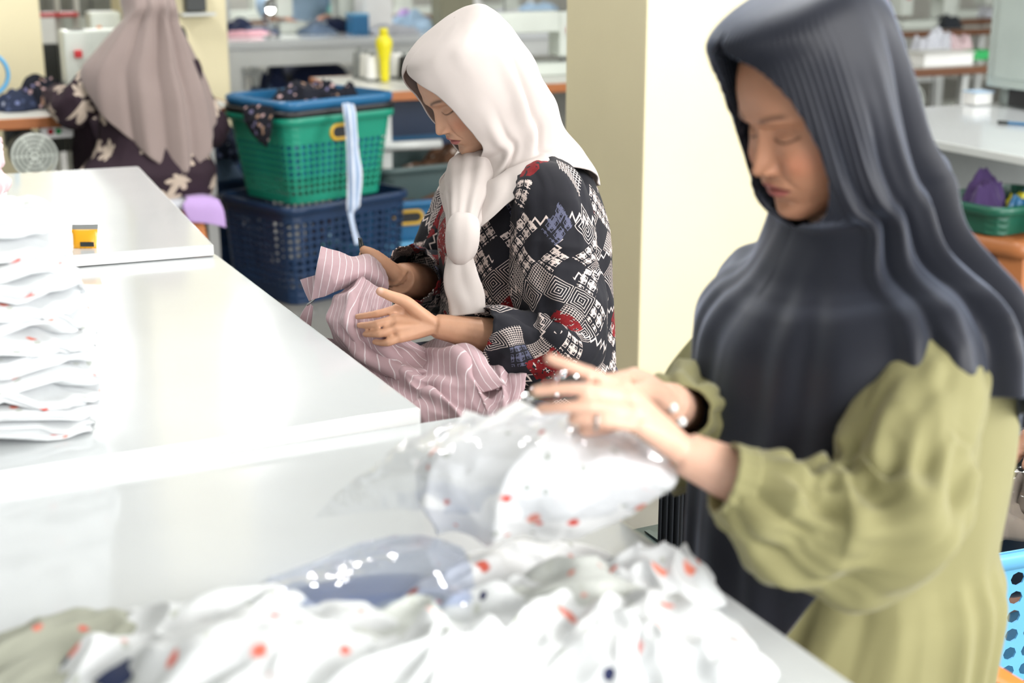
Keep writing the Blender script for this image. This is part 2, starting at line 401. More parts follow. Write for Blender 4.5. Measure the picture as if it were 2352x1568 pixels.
M['orange'] = plain('orange_plastic', (216, 128, 52), .4); M['orange_dk'] = plain('tan_orange_plastic', (158, 98, 56), .4)
M['green'] = plain('green_plastic', (28, 142, 116), .35); M['green_dk'] = plain('deep_green_plastic', (20, 84, 66), .35)
M['blue'] = plain('blue_plastic', (36, 104, 150), .3); M['navy'] = plain('navy_plastic', (24, 50, 84), .35)
M['lblue'] = plain('light_blue_plastic', (96, 166, 208), .35); M['teal'] = plain('teal_plastic', (60, 190, 180), .35)
M['smoke'] = plain('smoke_grey_plastic', (70, 88, 88), .4)
M['yellow'] = plain('yellow_plastic', (222, 176, 48), .35); M['lemon'] = plain('lemon_plastic', (226, 214, 30), .35)
M['red'] = plain('red_plastic', (200, 50, 56), .4); M['greenb'] = plain('green_button', (40, 170, 90), .4); M['white'] = plain('white_plastic', (236, 236, 234), .4)
M['cream'] = cloth('cream_crepe', (192, 183, 179), .9, .05, .02)
M['ikat'] = m_ikat('ethnic_print_cotton')
M['blackj'] = cloth('charcoal_jersey', (27, 29, 38), .5, .9, .03, weave=1400, b=.08); M['blackj'].node_tree.nodes['Principled BSDF'].inputs['Sheen Tint'].default_value = (.55, .62, .8, 1)
M['olivec'] = cloth('olive_cotton', (131, 127, 89), .8, .2, .05)
M['taupe'] = cloth('taupe_jersey', (146, 131, 127), .75, .25, .03)
M['leaf'] = m_leafdress('leaf_print_cotton')
M['skin1'] = m_skin('skin_tone'); M['skin2'] = m_skin('skin_tone_warm', .42)
M['mauve'] = m_stripe('mauve_striped_cotton', (178, 150, 155), (214, 202, 206), .0145, .10)
M['palepink'] = m_stripe('pale_pink_striped_cotton', (196, 168, 172), (226, 216, 218), .014, .2)
M['garm'] = m_garment()
M['garm_lit'] = m_garment('lit_white_garment', 25, 5.3, (240, 241, 242), .32)  # whiter copy of the same cotton, strong light put into its colour
M['garm2'] = m_garment('white_garment_grey_shade', 25, 3.1, (196, 200, 196), .34)
M['garmo'] = m_garment('olive_grey_garment', 24, 9.4, (158, 160, 146), .34)
M['garm3'] = m_garment('white_garment_sparse', 22, 7.7, (216, 219, 221), .22)
M['darkfl'] = m_floral('black_floral_cotton', (26, 28, 38), [(190, 160, 160), (120, 116, 150), (160, 130, 110)], 34)
M['bluefl'] = m_floral('blue_grey_floral_cotton', (40, 48, 70), [(120, 130, 170), (170, 176, 196), (70, 80, 110)], 30)
M['brownfl'] = m_floral('brown_floral_cotton', (92, 66, 50), [(216, 200, 190), (170, 150, 140), (120, 96, 80)], 26)
M['denim'] = cloth('washed_blue_cloth', (104, 124, 150), .85); M['slate'] = cloth('slate_blue_cloth', (52, 70, 98), .85)
M['paleblue'] = cloth('pale_blue_cloth', (164, 190, 214), .85); M['navyc'] = cloth('navy_cloth', (30, 40, 70), .85)
M['sky'] = m_stripe('blue_white_ribbon_cloth', (150, 172, 204), (214, 220, 232), .02, .35)
M['lav'] = cloth('lavender_cloth', (190, 160, 214), .8); M['greyc'] = cloth('light_grey_cloth', (196, 198, 206), .8)
M['pinkc'] = cloth('rose_pink_cloth', (200, 150, 160), .8); M['redc'] = cloth('crimson_cloth', (176, 34, 66), .8)
M['purple'] = cloth('purple_cloth', (70, 52, 96), .8); M['brownp'] = cloth('grey_brown_cloth', (116, 106, 96), .7, 0.1)
M['pinkfl'] = m_floral('black_pink_floral_cotton', (34, 26, 34), [(206, 60, 110), (170, 60, 100)], 26)
M['tealc'] = cloth('aqua_cloth', (140, 206, 204), .8); M['blackc'] = cloth('black_ribbed_cloth', (44, 48, 54), .6)
M['film'] = m_film('clear_film', (252, 253, 255), .1); M['film2'] = m_film('bluish_film', (222, 229, 246), .5)
M['foil'] = plain('snack_foil_yellow', (236, 168, 34), .3); M['foil2'] = plain('silver_foil', (200, 204, 206), .2, metal=.8)
M['hair'] = plain('dark_cap', (30, 26, 26), .6)
M['cab'] = plain('pale_grey_green_enamel', (172, 184, 180), .45)
# ------------------------------------------------------------------ the room
struct(box('floor', (2.0, 4.5, -.05), (17, 21, .1), M['floor']))
struct(box('ceiling', (2.0, 4.5, 3.35), (17, 21, .1), M['ceil']))
struct(box('wall_back', (2.0, 15.05, 1.65), (17, .1, 3.3), M['wallw']))
struct(box('wall_left', (-6.55, 4.5, 1.65), (.1, 21, 3.3), M['wallw']))
struct(box('wall_right', (10.55, 9.0, 1.65), (.1, 12, 3.3), M['wallw']))

def pillar(x0, x1, y0, y1, label):
    o = box('pillar', ((x0+x1)/2, (y0+y1)/2, 1.65), (x1-x0, y1-y0, 3.3), M['pillar'], bev=.006)
    tag(o, label, 'pillar', 'square cream pillars'); o['kind'] = 'structure'; return o
_pc = V(1474, 500, 3.30)
pillar(_pc[0], _pc[0]+.44, 3.30, 3.75, 'square cream pillar between the two nearer women')
_pb = V(524, 100, 7.0)
pillar(_pb[0]-.46, _pb[0], 7.0, 7.46, 'tan side of the pillar right behind the woman in the taupe headscarf')
_pa = V(98, 100, 6.9)
pillar(_pa[0]-.5, _pa[0], 6.9, 7.36, 'cream pillar at the left edge of the picture')

# ceiling battens: steel tray > tube (each with its own lamp)
def batten(x, y, k, along_y=True, p=34, ln=1.25, glow=14.0):
    words = ['nearest the shop front', 'over the sewing tables', 'over the work table', 'by the back wall', 'above the packing tables', 'by the left wall']
    t = thing('ceiling_lamp', 'white fluorescent ceiling batten, lamp %s' % words[k % 6] if k < 6 else 'white fluorescent ceiling batten', 'lamp', (x, y, 3.22), 'ceiling battens')
    sx, sy = (.12, ln) if along_y else (ln, .12)
    box('tray', (0, 0, .05), (sx, sy, .06), M['steel_white'], t, local=True, bev=.004)
    n = NT('lamp_glow'); n.base((255, 255, 255)); n.set(Emission_Color=(1, .99, .96, 1), Emission_Strength=glow)
    a = np.linspace(-ln*.48, ln*.48, 2); p3 = [(0, q, -.005) if along_y else (q, 0, -.005) for q in a]
    v, f, uv = loft(tubeP(p3, .02 if glow < 20 else .04, 10)); mk('tube', v, f, n.m, t, local=True)
    l = bpy.data.lights.new('tube_light', 'AREA'); l.shape = 'RECTANGLE'; l.size, l.size_y = sx, sy; l.energy = p
    lo = bpy.data.objects.new('tube_light', l); col.objects.link(lo); lo.parent = t; lo.location = (0, 0, -.035)
    return t
def mirror_at(px, py, zt, zl=3.2):
    p = G(px, py, zt)[:2]; return p*(CAMH-zt+zl-zt)/(CAMH-zt)
for k, (px, py, zt) in enumerate([(568, 860, .74), (212, 790, .74), (190, 640, .74)]):
    q = mirror_at(px, py, zt); batten(q[0], q[1], k, True, 34, .62, 60.0)
for k, (x, y) in enumerate([(1.6, 2.6), (4.4, 4.4), (.4, 5.6)]): batten(x, y, k+3, True, 24)

# ------------------------------------------------------------------ packing tables: three white tables in a row, stepping down
def ptable(label, x0, x1, y0, y1, z, t=.026, rz=0.0, piv=None):
    th = thing('packing_table', label, 'table', ((x0+x1)/2, (y0+y1)/2, 0), 'white packing tables', rz)
    sx, sy = x1-x0, y1-y0
    top = box('tabletop', (0, 0, z-t/2), (sx, sy, t), M['lam'], th, local=True, bev=.003)
    for c_, s_ in (((0, -sy/2, z-t/2-.001), (sx, .004, t-.004)), ((sx/2, 0, z-t/2-.001), (.004, sy-.004, t-.004))): box('edge_band', c_, s_, M['lam_lit'], th, local=True)  # lighter strips paint the light on the table lip
    for i, (a, b) in enumerate(((-1, -1), (1, -1), (-1, 1), (1, 1))):
        box('leg', (a*(sx/2-.06), b*(sy/2-.05), (z-t)/2), (.045, .045, z-t), M['steel_white'], th, local=True, bev=.003)
    box('apron', (0, 0, z-t-.05), (sx-.16, sy-.12, .07), M['steel_white'], th, local=True)
    return th
_x2 = .79
ptable('white packing table in the middle, bearing the tall stack of folded garments', -.62, _x2, 1.955, 3.175, .74)
ptable('white packing table in front with the heap of unpacked garments', -.62, .88, .55, 1.954, .716)
ptable('farthest white packing table with the yellow snack packet on it', -.50, .822, 3.195, 4.40, .768, rz=-.07)
n3 = lambda a, b, c=0.0: np.stack(np.broadcast_arrays(np.asarray(a, float), np.asarray(b, float), np.asarray(c, float)), -1)
# ------------------------------------------------------------------ people
def evaluated(o):
    dg = bpy.context.evaluated_depsgraph_get(); e = o.evaluated_get(dg); me = e.to_mesh()
    v = np.zeros(len(me.vertices)*3); me.vertices.foreach_get('co', v); f = [list(p.vertices) for p in me.polygons]
    e.to_mesh_clear(); return v.reshape(-1, 3), f
def fuse(parts, voxel=.004, smooth=3, fac=.5):
    """weld overlapping closed limbs into one continuous skin"""
    v, f = join(parts); me = bpy.data.meshes.new('tmp'); me.from_pydata(v.tolist(), [], f)
    o = bpy.data.objects.new('tmp', me); col.objects.link(o)
    r = o.modifiers.new('r', 'REMESH'); r.mode = 'VOXEL'; r.voxel_size = voxel
    if smooth: s = o.modifiers.new('s', 'SMOOTH'); s.iterations = smooth; s.factor = fac
    v, f = evaluated(o); bpy.data.objects.remove(o); bpy.data.meshes.remove(me); return v, f
def limb(path, rad, n=14, res=None):
    res = res or max(6, 4*len(path)); v, f, _ = loft(tubeP(path, rad, n, res)); 
    e0, e1 = np.asarray(path[0], float), np.asarray(path[-1], float)
    return v, f
def ball(c, r, n=12):
    a = np.linspace(0, math.pi, n); r = A3(r, dtype=float)*np.ones(3); b = np.linspace(0, 2*math.pi, 2*n, endpoint=False)
    P = np.stack([np.sin(a)[:, None]*np.cos(b)*r[0], np.sin(a)[:, None]*np.sin(b)*r[1], np.cos(a)[:, None]*np.ones_like(b)*r[2]], -1)+A3(c, dtype=float)
    P[0] += (np.cos(b)[:, None]*1e-5)*A3([1, 0, 0]); v, f, _ = loft(P[::-1]); return v, f
def finger(pts, r0=.0095, r1=.0070):
    n = len(pts); r = np.linspace(r0, r1, n); v = [limb(pts, r, 10, 5*n)]
    v.append(ball(pts[-1], r1*.98, 8)); return v
def hand(wrist, fingers, rw=.021, s=1.0, fs=None):
    """fingers: lists of joints from knuckle to tip; metacarpals are grown from the wrist"""
    parts = []; fs = fs or s
    for k, fg in enumerate(fingers):
        kn = A3(fg[0]); mid = (A3(wrist)*.5+kn*.5)
        parts.append(limb([wrist, mid, kn], [rw*.75*s, .0145*s, .0112*s], 10, 10)); parts += finger(fg, .0098*fs, .0072*fs); parts.append(ball(kn, .0112*s, 8)); parts.append(ball(fg[1], .0098*fs, 8))
    # fill the palm between neighbouring metacarpals
    for a, b in zip(fingers[:-1], fingers[1:]):
        m = (A3(a[0])+A3(b[0]))/2; parts.append(limb([wrist, (A3(wrist)+m)/2, m*.93+A3(wrist)*.07], [rw*.7*s, .014*s, .0095*s], 10, 8))
    return parts

def frame(psi, tilt):
    """forward, left, up of a head facing heading psi and nodding by tilt"""
    h = A3([math.cos(psi), math.sin(psi), 0]); l = A3([-math.sin(psi), math.cos(psi), 0]); z = A3([0, 0, 1.0])
    return h*math.cos(tilt)-z*math.sin(tilt), l, z*math.cos(tilt)+h*math.sin(tilt)

def head(c, psi, tilt, roll=0.0, skin=(196, 150, 122), s=1.0, lips=(176, 108, 100), brow=(70, 52, 46), nose=1.0, cheek=0.0):
    nz, nt = 230, 240
    z = np.r_[np.linspace(.112, .03, 40, endpoint=False), np.linspace(.03, -.10, 160, endpoint=False), np.linspace(-.10, -.1215, 30)]
    K = lambda pts: curve([-p[0] for p in pts], [p[1] for p in pts], -z)
    yf = K([(.112, .004), (.106, .036), (.095, .055), (.075, .075), (.05, .087), (.03, .0905), (.018, .0915), (.004, .0855), (-.015, .0855), (-.03, .087), (-.047, .0895), (-.06, .0905), (-.075, .086), (-.085, .0835), (-.096, .085), (-.105, .081), (-.112, .07), (-.1185, .045), (-.1215, .004)])
    yb = K([(.112, .004), (.106, .045), (.095, .066), (.075, .084), (.05, .094), (.02, .097), (-.02, .088), (-.05, .075), (-.08, .058), (-.105, .035), (-.1185, .015), (-.1215, .002)])
    w = K([(.112, .004), (.106, .034), (.095, .051), (.075, .066), (.05, .0735), (.02, .0755), (-.01, .074), (-.035, .0705+.002*cheek), (-.06, .0635+.003*cheek), (-.08, .055+.003*cheek), (-.097, .0435), (-.108, .032), (-.116, .019), (-.1215, .003)])
    th = np.linspace(-math.pi, math.pi, nt, endpoint=False)
    th = th - .35*np.sin(th)                                   # crowd the columns on the face
    cs, sn = np.cos(th)[None], np.sin(th)[None]
    e = 2/2.25
    X = w[:, None]*np.sign(sn)*np.abs(sn)**e
    Y = np.where(cs > 0, yf[:, None]*np.abs(cs)**(2/2.15), -yb[:, None]*np.abs(cs))
    Z = np.repeat(z[:, None], nt, 1)
    fr = sstep(.0, .4, cs)                                      # only on the front
    ax = np.abs(X)
    nh = curve([-.02, -.012, .004, .016, .028, .036, .042, .047, .052], [0, .002, .0075, .0125, .0185, .0205, .016, .004, 0], -z)[:, None]*nose
    nw = curve([-.02, .0, .02, .036, .05], [.0085, .0078, .009, .0115, .012], -z)[:, None]
    Y += fr*nh*np.exp(-(X/nw)**2)
    Y += fr*.0085*nose*np.exp(-((ax-.0135)/.0062)**2-((Z+.0385)/.0062)**2)         # wings of the nose
    Y -= fr*.004*np.exp(-((ax-.021)/.004)**2-((Z+.036)/.008)**2)
    Y -= fr*.0105*np.exp(-((ax-.030)/.017)**2-((Z-.001)/.0105)**2)                # sockets
    Y += fr*.0095*np.exp(-((ax-.031)/.0135)**2-((Z+.003)/.0085)**2)               # lids over the eyeballs
    lidline = -.0085+.0035*((ax-.031)/.014)**2
    Y -= fr*.0022*np.exp(-((Z-lidline)/.0016)**2)*(np.abs(ax-.031) < .0165)
    Y -= fr*.0012*np.exp(-((Z-(.0068-.004*((ax-.031)/.015)**2))/.0015)**2)*(np.abs(ax-.031) < .0165)   # lid crease
    Y += fr*.0030*np.exp(-((ax-.026)/.02)**2-((Z-.0185)/.006)**2)                 # brow ridge
    Y += fr*(.0045+.004*cheek)*np.exp(-((ax-.040)/.018)**2-((Z+.032)/.018)**2)     # cheeks
    Y -= fr*.0022*np.exp(-((ax-(.020+(-.040-Z)*.45))/.0035)**2)*sstep(-.07, -.058, Z)*sstep(-.036, -.044, Z)   # nasolabial fold
    ml = -.0640-.0022*(X/.02)**2
    Y += fr*.0052*np.exp(-(X/.019)**2-((Z-ml-.0062)/.0050)**2)
    Y += fr*.0060*np.exp(-(X/.017)**2-((Z-ml+.0068)/.0056)**2)
    Y -= fr*.0055*np.exp(-((Z-ml)/.0017)**2)*np.exp(-(X/.022)**4)
    Y -= fr*.0012*np.exp(-(X/.0035)**2)*sstep(-.056, -.052, Z)*sstep(-.045, -.049, Z)   # philtrum
    Y -= fr*.0032*np.exp(-(X/.016)**2-((Z+.083)/.005)**2)
    Y += fr*.0035*np.exp(-(X/.018)**2-((Z+.098)/.010)**2)
    # ears
    Y_side = np.exp(-((Y+.008)/.018)**2-((Z+.01)/.026)**2)*(np.abs(sn) > .9); X = X+np.sign(X)*.012*Y_side
    c0 = lin(skin); C = np.tile(c0, (nz, nt, 1))
    def paint(mask, cc, a=1.0):
        m = np.clip(mask, 0, 1)[..., None]*a; C[:] = C*(1-m)+lin(cc)*m
    paint(fr*np.exp(-((ax-.044)/.02)**2-((Z+.034)/.016)**2), tuple(A3(skin)*A3([1.04, .88, .84])), .5)
    up = (Z-ml); 
    lipw = np.clip(1-(ax/.0235)**2, 0, 1)
    lipm = sstep(.0, .0016, .0098*lipw**.7-np.where(up > 0, up*1.05, -up*.88))*(np.abs(X) < .0245)*fr
    paint(lipm, lips); paint(fr*np.exp(-((Z-ml)/.0012)**2)*(ax < .0235), (96, 52, 50), .8)
    bz = .0205+.0055*np.sin(np.clip((ax-.012)/.034, 0, 1)*math.pi*.75)-.002
    paint(fr*np.exp(-((Z-bz)/.0032)**2)*sstep(.010, .016, ax)*sstep(.049, .040, ax), brow, .8)
    paint(fr*np.exp(-((Z-lidline)/.0013)**2)*sstep(.0165, .0145, np.abs(ax-.031)), (28, 20, 20), .92)
    paint(fr*np.exp(-((ax-.0125)/.0035)**2-((Z+.0445)/.0022)**2), (70, 38, 34), .8)   # nostrils
    paint(fr*np.exp(-((ax-.031)/.016)**2-((Z+.001)/.009)**2), tuple(A3(skin)*.86), .45)  # eye sockets darkened, soft shadow painted into the skin
    F_, L_, U_ = frame(psi, tilt)
    if roll: L_, U_ = L_*math.cos(roll)+U_*math.sin(roll), U_*math.cos(roll)-L_*math.sin(roll)
    P = A3(c)+s*(Y[..., None]*F_+X[..., None]*L_+Z[..., None]*U_)
    v, f, _ = loft(P); C = np.vstack([C.reshape(-1, 3), np.tile(c0, (2, 1))]); return v, f, C

def body(name, parts, heads, skin, mat, root, voxel=.004, smooth=3, nails=()):
    v, f = fuse(parts, voxel, smooth); C = np.tile(lin(skin), (len(v), 1))
    for q, r in nails:
        d = np.linalg.norm(v-A3(q), axis=1); m = np.clip(1.2-d/r, 0, 1)[:, None]; C = C*(1-.6*m)+.6*m*lin((236, 200, 188))
    # warmer knuckles and creases
    k = np.clip(noise(v*70, 3), 0, 1)[:, None]*.10; C = C*(1-k)+k*lin(tuple(A3(skin)*A3([.95, .8, .76])))
    F = list(f); V_ = v
    for hv, hf, hc in heads:
        n = len(V_); V_ = np.vstack([V_, hv]); F += [[i+n for i in q] for q in hf]; C = np.vstack([C, hc])
    return mk(name, V_, F, mat, root, cols=C)

def wrap_cloth(rows, psi, nr, nc, hem=None, t_neck=None, folds=None, expo=2.1, lift=None, pull=None, far_gap=1.0):
    """a draped head-to-shoulder cloth: rows = (centre xyz, tilt, front, back, side-left, side-right, gap) from crown to hem"""
    A = np.asarray(rows, float); ts = np.linspace(0, 1, len(A)); s = np.linspace(0, 1, nr); j = np.linspace(0, 1, nc)
    tn = t_neck if t_neck is not None else 1.0
    S, J = np.meshgrid(s, j, indexing='ij')
    th0 = (J*2-1)*math.pi                                      # 0 = back of the head here; +-pi = front edges
    T = S.copy()
    if hem is not None:
        h = hem(th0); T = np.where(S > tn, tn+(S-tn)*h, S)
    R = curve(ts, A, T.ravel()).reshape(nr, nc, -1)
    g = np.clip(R[..., 8], 0, None); th = th0*(1-g*np.where(th0 < 0, far_gap, 1.0)/math.pi)
    cs, sn = -np.cos(th), np.sin(th)                            # cs = +1 at the front
    e = 2/expo
    F0 = A3([math.cos(psi), math.sin(psi), 0]); L0 = A3([-math.sin(psi), math.cos(psi), 0]); Z0 = A3([0, 0, 1.0])
    tl = R[..., 3:4]; Fd = F0*np.cos(tl)-Z0*np.sin(tl)
    fwd = np.where(cs > 0, R[..., 4], R[..., 5])*np.sign(cs)*np.abs(cs)**e
    sid = np.where(sn > 0, R[..., 6], R[..., 7])*np.sign(sn)*np.abs(sn)**e
    rad = Fd*fwd[..., None]+L0*sid[..., None]
    P = R[..., :3]+rad
    if lift is not None: P[..., 2] += lift(th, T)*sn**2
    if folds is not None:
        n = rad/(np.linalg.norm(rad, axis=-1, keepdims=True)+1e-6); P = P+n*folds(th, T)[..., None]
    if pull is not None: kq, kf = pull; k_ = kf(th, T)[..., None]; P = P*(1-k_)+kq*k_
    shut = g[:, 0] < .02; m = (P[:, 0]+P[:, -1])/2; P[shut, 0] = m[shut]; P[shut, -1] = m[shut]
    return P
def scarf(name, P, mat, parent, thick):
    """sheet whose two front edges are sewn together wherever they meet"""
    nr, nc = P.shape[:2]; v, f, uv = loft(P, wrap=False); same = np.linalg.norm(P[:, 0]-P[:, -1], axis=1) < 1e-6
    mp = {i*nc+nc-1: i*nc for i in range(nr) if same[i]}; f = [[mp.get(k, k) for k in q] for q in f]
    o = mk(name, v, f, mat, parent, uv=uv); mod_solid(o, thick); return o

# ============ the woman in the cream headscarf (seated, facing the tables) ============
PSI = math.pi                                                    # heading -x; her left side is towards the camera (-y)
w1 = thing('person', 'seated woman in a cream headscarf and dark ethnic print blouse trimming a striped garment', 'person', (1.30, 2.55, 0))
Y1 = 2.55
hc1 = A3([1.150, Y1, 1.165]); tilt1 = math.radians(33)
SK1 = (206, 158, 128)
wl = U(1000, 748, 2.62)                                          # left wrist
Lh = [[U(914, 708, 2.602), U(868, 720, 2.592), U(844, 724, 2.60), U(821, 727, 2.612)],
      [U(908, 731, 2.588), U(866, 743, 2.575), U(845, 746, 2.585), U(825, 747, 2.60)],
      [U(909, 754, 2.578), U(872, 766, 2.568), U(855, 767, 2.578), U(839, 767, 2.592)],
      [U(919, 775, 2.58), U(892, 786, 2.572), U(876, 787, 2.58), U(861, 785, 2.592)]]
thumbL = [U(962, 718, 2.595), U(930, 692, 2.575), U(899, 680, 2.565), U(873, 669, 2.56)]
wr = U(918, 640, 2.90)                                           # right wrist, behind the cloth
Rh = [[U(862, 588, 2.88), U(836, 586, 2.85), U(838, 606, 2.84), U(852, 612, 2.85)],
      [U(872, 596, 2.90), U(846, 606, 2.86), U(850, 622, 2.85), U(862, 626, 2.86)],
      [U(884, 606, 2.92), U(858, 624, 2.88), U(864, 638, 2.87), U(876, 638, 2.88)],
      [U(896, 618, 2.93), U(874, 640, 2.90), U(880, 650, 2.89), U(890, 648, 2.9)]]
thumbR = [U(890, 612, 2.86), U(866, 592, 2.835), U(848, 580, 2.83), U(836, 574, 2.83)]
elL = A3([1.185, 2.295, .70]); shL = A3([1.235, 2.38, .955]); elR = A3([1.16, 2.80, .71]); shR = A3([1.285, 2.725, .965])
parts = [limb([(1.285, Y1, .47), (1.285, Y1, .60), (1.28, Y1, .80), (1.27, Y1, .93), (1.265, Y1, .98)], [(.15, .12), (.135, .11), (.145, .10), (.15, .085), (.07, .05)], 20, 24),
         limb([(1.285, Y1, .95), (1.25, Y1, 1.03), (1.20, Y1, 1.10), (1.175, Y1, 1.15)], [.055, .05, .052, .055], 16, 14),
         limb([shL+A3([0, .06, .0]), shL, (shL+elL)/2, elL], [.05, .052, .045, .038]), limb([elL, elL*.6+wl*.4, wl*.85+elL*.15, wl], [.038, .036, .026, .0225]),
         limb([shR-A3([0, .06, 0]), shR, (shR+elR)/2, elR], [.05, .052, .045, .038]), limb([elR, elR*.6+wr*.4, wr*.85+elR*.15, wr], [.040, .041, .036, .031])]
for sy in (-1, 1):
    parts += [limb([(1.30, Y1+sy*.09, .52), (1.15, Y1+sy*.11, .53), (.93, Y1+sy*.12, .52)], [.085, .075, .055]),
              limb([(.93, Y1+sy*.12, .52), (.94, Y1+sy*.12, .3), (.96, Y1+sy*.12, .09)], [.055, .05, .035]),
              limb([(.98, Y1+sy*.12, .05), (.90, Y1+sy*.12, .04), (.80, Y1+sy*.12, .03)], [.04, .035, .025])]
parts += hand(wl, Lh, .021, .94, .82) + finger([wl]+thumbL, .0150, .0085) + hand(wr, Rh, .028, 1.2, 1.12) + finger([wr]+thumbR, .018, .0095)
body('body', parts, [head(hc1, PSI, tilt1, 0, (200, 156, 130), 1.03, lips=(176, 108, 104))], SK1, M['skin1'], w1, .003, 3,
     nails=[(thumbL[-1]+A3([-.002, -.006, .004]), .007)])

def W(hc, tilt, psi, y, z):                                      # head-frame (forward, up) -> world centre
    F_, L_, U_ = frame(psi, tilt); return hc+y*F_+z*U_
def hrow(hc, tilt, psi, yc, z, rf, rb, rs, gap): return [*W(hc, tilt, psi, yc, z), tilt, rf, rb, rs, rs, math.radians(gap)]
rows1 = [hrow(hc1, tilt1, PSI, -.04, .1225, .0004, .0004, .0004, 0), hrow(hc1, tilt1, PSI, -.036, .1205, .040, .045, .040, 0),
         hrow(hc1, tilt1, PSI, -.02, .113, .083, .080, .068, 0), hrow(hc1, tilt1, PSI, -.005, .099, .099, .103, .083, 3),
         hrow(hc1, tilt1, PSI, 0, .078, .105, .116, .092, 21), hrow(hc1, tilt1, PSI, 0, .048, .107, .124, .097, 35),
         hrow(hc1, tilt1, PSI, 0, .01, .109, .128, .099, 44), hrow(hc1, tilt1, PSI, 0, -.03, .109, .130, .097, 48),
         hrow(hc1, tilt1, PSI, 0, -.065, .106, .128, .092, 50), hrow(hc1, tilt1, PSI, -.002, -.098, .101, .122, .088, 46),
         hrow(hc1, tilt1, PSI, -.006, -.128, .090, .118, .088, 10),
         [1.222, Y1, 1.018, .42, .137, .129, .098, .098, 0], [1.226, Y1, .985, .22, .137, .157, .128, .128, 0],
         [1.229, Y1, .955, .10, .140, .176, .180, .180, 0], [1.232, Y1, .915, .02, .152, .180, .205, .205, 0], [1.236, Y1, .86, 0, .150, .20, .212, .212, 0],
         [1.24, Y1, .80, 0, .14, .21, .21, .21, 0]]
def hem1(th):                                                    # th: 0 back, +-pi front; + is her left (near) side
    a = np.abs(th); return curve([0, .5, 1.0, 1.5, 2.0, 2.5, 3.15], [.46, .44, .36, .34, .52, .85, 1.0], a)
def lift1(th, t): return .055*sstep(.66, .78, t)
def folds1(th, t):
    body_ = sstep(.55, .78, t); d = 0
    for c0, sl, w, a_, t0 in [(-2.0, -.8, .10, .008, .40), (-1.82, -.8, .07, -.006, .40), (-1.42, -.9, .12, .010, .25), (-1.22, -.9, .06, -.009, .25), (-.95, -.5, .12, .006, .3), (1.2, 0, .15, .008, .3), (1.7, 0, .1, .008, .4)]:
        d = d+a_*gauss(th, c0+sl*(t-.6), w)*sstep(t0, t0+.25, t)
    d = d+.004*body_*np.sin(th*9+3*np.sin(th*2))*sstep(3.1, 2.4, np.abs(th))
    d = d+.0025*noise(np.stack([th*3, t*14, th*0], -1), 5)
    return d
def pull1(th, t): return .80*sstep(.70, .97, t)*sstep(1.55, 2.6, np.abs(th))
P = wrap_cloth(rows1, PSI, 190, 220, hem1, .70, lambda th, t: folds1(-th, t), lift=lift1, far_gap=.80, pull=(U(1062, 522, 2.66), pull1))
hj = scarf('headscarf', P, M['cream'], w1, .0028)
# inner ends drawn together to the knot, the knot and its tail
def cone_cloth(path, rad, n=40, res=40, amp=.006, k=7, seed=0):
    P = tubeP(path, rad, n, res); th = np.linspace(0, 2*math.pi, n, endpoint=False); c = P.mean(1, keepdims=True)
    r = P-c; ln = np.linalg.norm(r, axis=2, keepdims=True); t = np.linspace(0, 1, res)[:, None]
    d = amp*(np.sin(k*th[None]+5*t+3*noise(n3(t*2, 0*th[None]), seed))+.5*np.sin((2*k+1)*th[None]+t*2)); 
    return P+r/ln*d[..., None]
kn = U(1060, 548, 2.635)
P = cone_cloth([U(1094, 385, 2.85), U(1088, 415, 2.80), U(1080, 445, 2.745), U(1069, 490, 2.68), U(1063, 528, 2.645)], [(.045, .045), (.058, .058), (.050, .045), (.035, .032), (.028, .027)], 72, 60, .003, 5, 2)
v, f, uv = loft(P); mk('gathered_fold', v, f, M['cream'], hj, uv=uv)
P = cone_cloth([U(1066, 508, 2.63), U(1064, 522, 2.62), U(1061, 548, 2.615), U(1058, 575, 2.62), U(1056, 592, 2.63)], [(.026, .024), (.030, .028), (.031, .029), (.028, .026), (.021, .020)], 40, 34, .0012, 3, 4)
v, f, uv = loft(P); mk('knot', v, f, M['cream'], hj, uv=uv)
P = cone_cloth([U(1056, 583, 2.635), U(1056, 610, 2.63), U(1060, 650, 2.63), U(1070, 690, 2.63), U(1074, 722, 2.63)], [(.021, .016), (.027, .015), (.033, .013), (.034, .011), (.032, .007)], 40, 40, .0016, 3, 6)
v, f, uv = loft(P); mk('scarf_tail', v, f, M['cream'], hj, uv=uv)

def shell(rows, psi, nr, nc, fold, expo=2.3):
    """torso or skirt: rows = (centre xyz, front, back, left, right)"""
    A = np.asarray(rows, float); s = np.linspace(0, 1, nr); R = curve(np.linspace(0, 1, len(A)), A, s)[:, None]
    th = np.linspace(0, 2*math.pi, nc, endpoint=False)[None]; cs, sn = np.cos(th), np.sin(th); e = 2/expo
    F0 = A3([math.cos(psi), math.sin(psi), 0]); L0 = A3([-math.sin(psi), math.cos(psi), 0])
    rad = (np.where(cs > 0, R[..., 3], R[..., 4])*np.sign(cs)*np.abs(cs)**e)[..., None]*F0+(np.where(sn > 0, R[..., 5], R[..., 6])*np.sign(sn)*np.abs(sn)**e)[..., None]*L0
    n = rad/(np.linalg.norm(rad, axis=-1, keepdims=True)+1e-6)
    return R[..., :3]+rad+n*fold(th, s[:, None])[..., None]
def sleeve(path, rad, n, res, fold):
    P = tubeP(path, rad, n, res); th = np.linspace(0, 2*math.pi, n, endpoint=False)[None]; t = np.linspace(0, 1, res)[:, None]
    c = P.mean(1, keepdims=True); r = P-c; r = r/np.linalg.norm(r, axis=2, keepdims=True); return P+r*fold(th, t)[..., None]
def f_blouse(th, s): return .006*noise(n3(np.cos(th)*3, np.sin(th)*3, s*4), 8)+.005*ridged(n3(np.cos(th)*2.2, np.sin(th)*2.2, s*5), 9)*sstep(.25, .6, s)
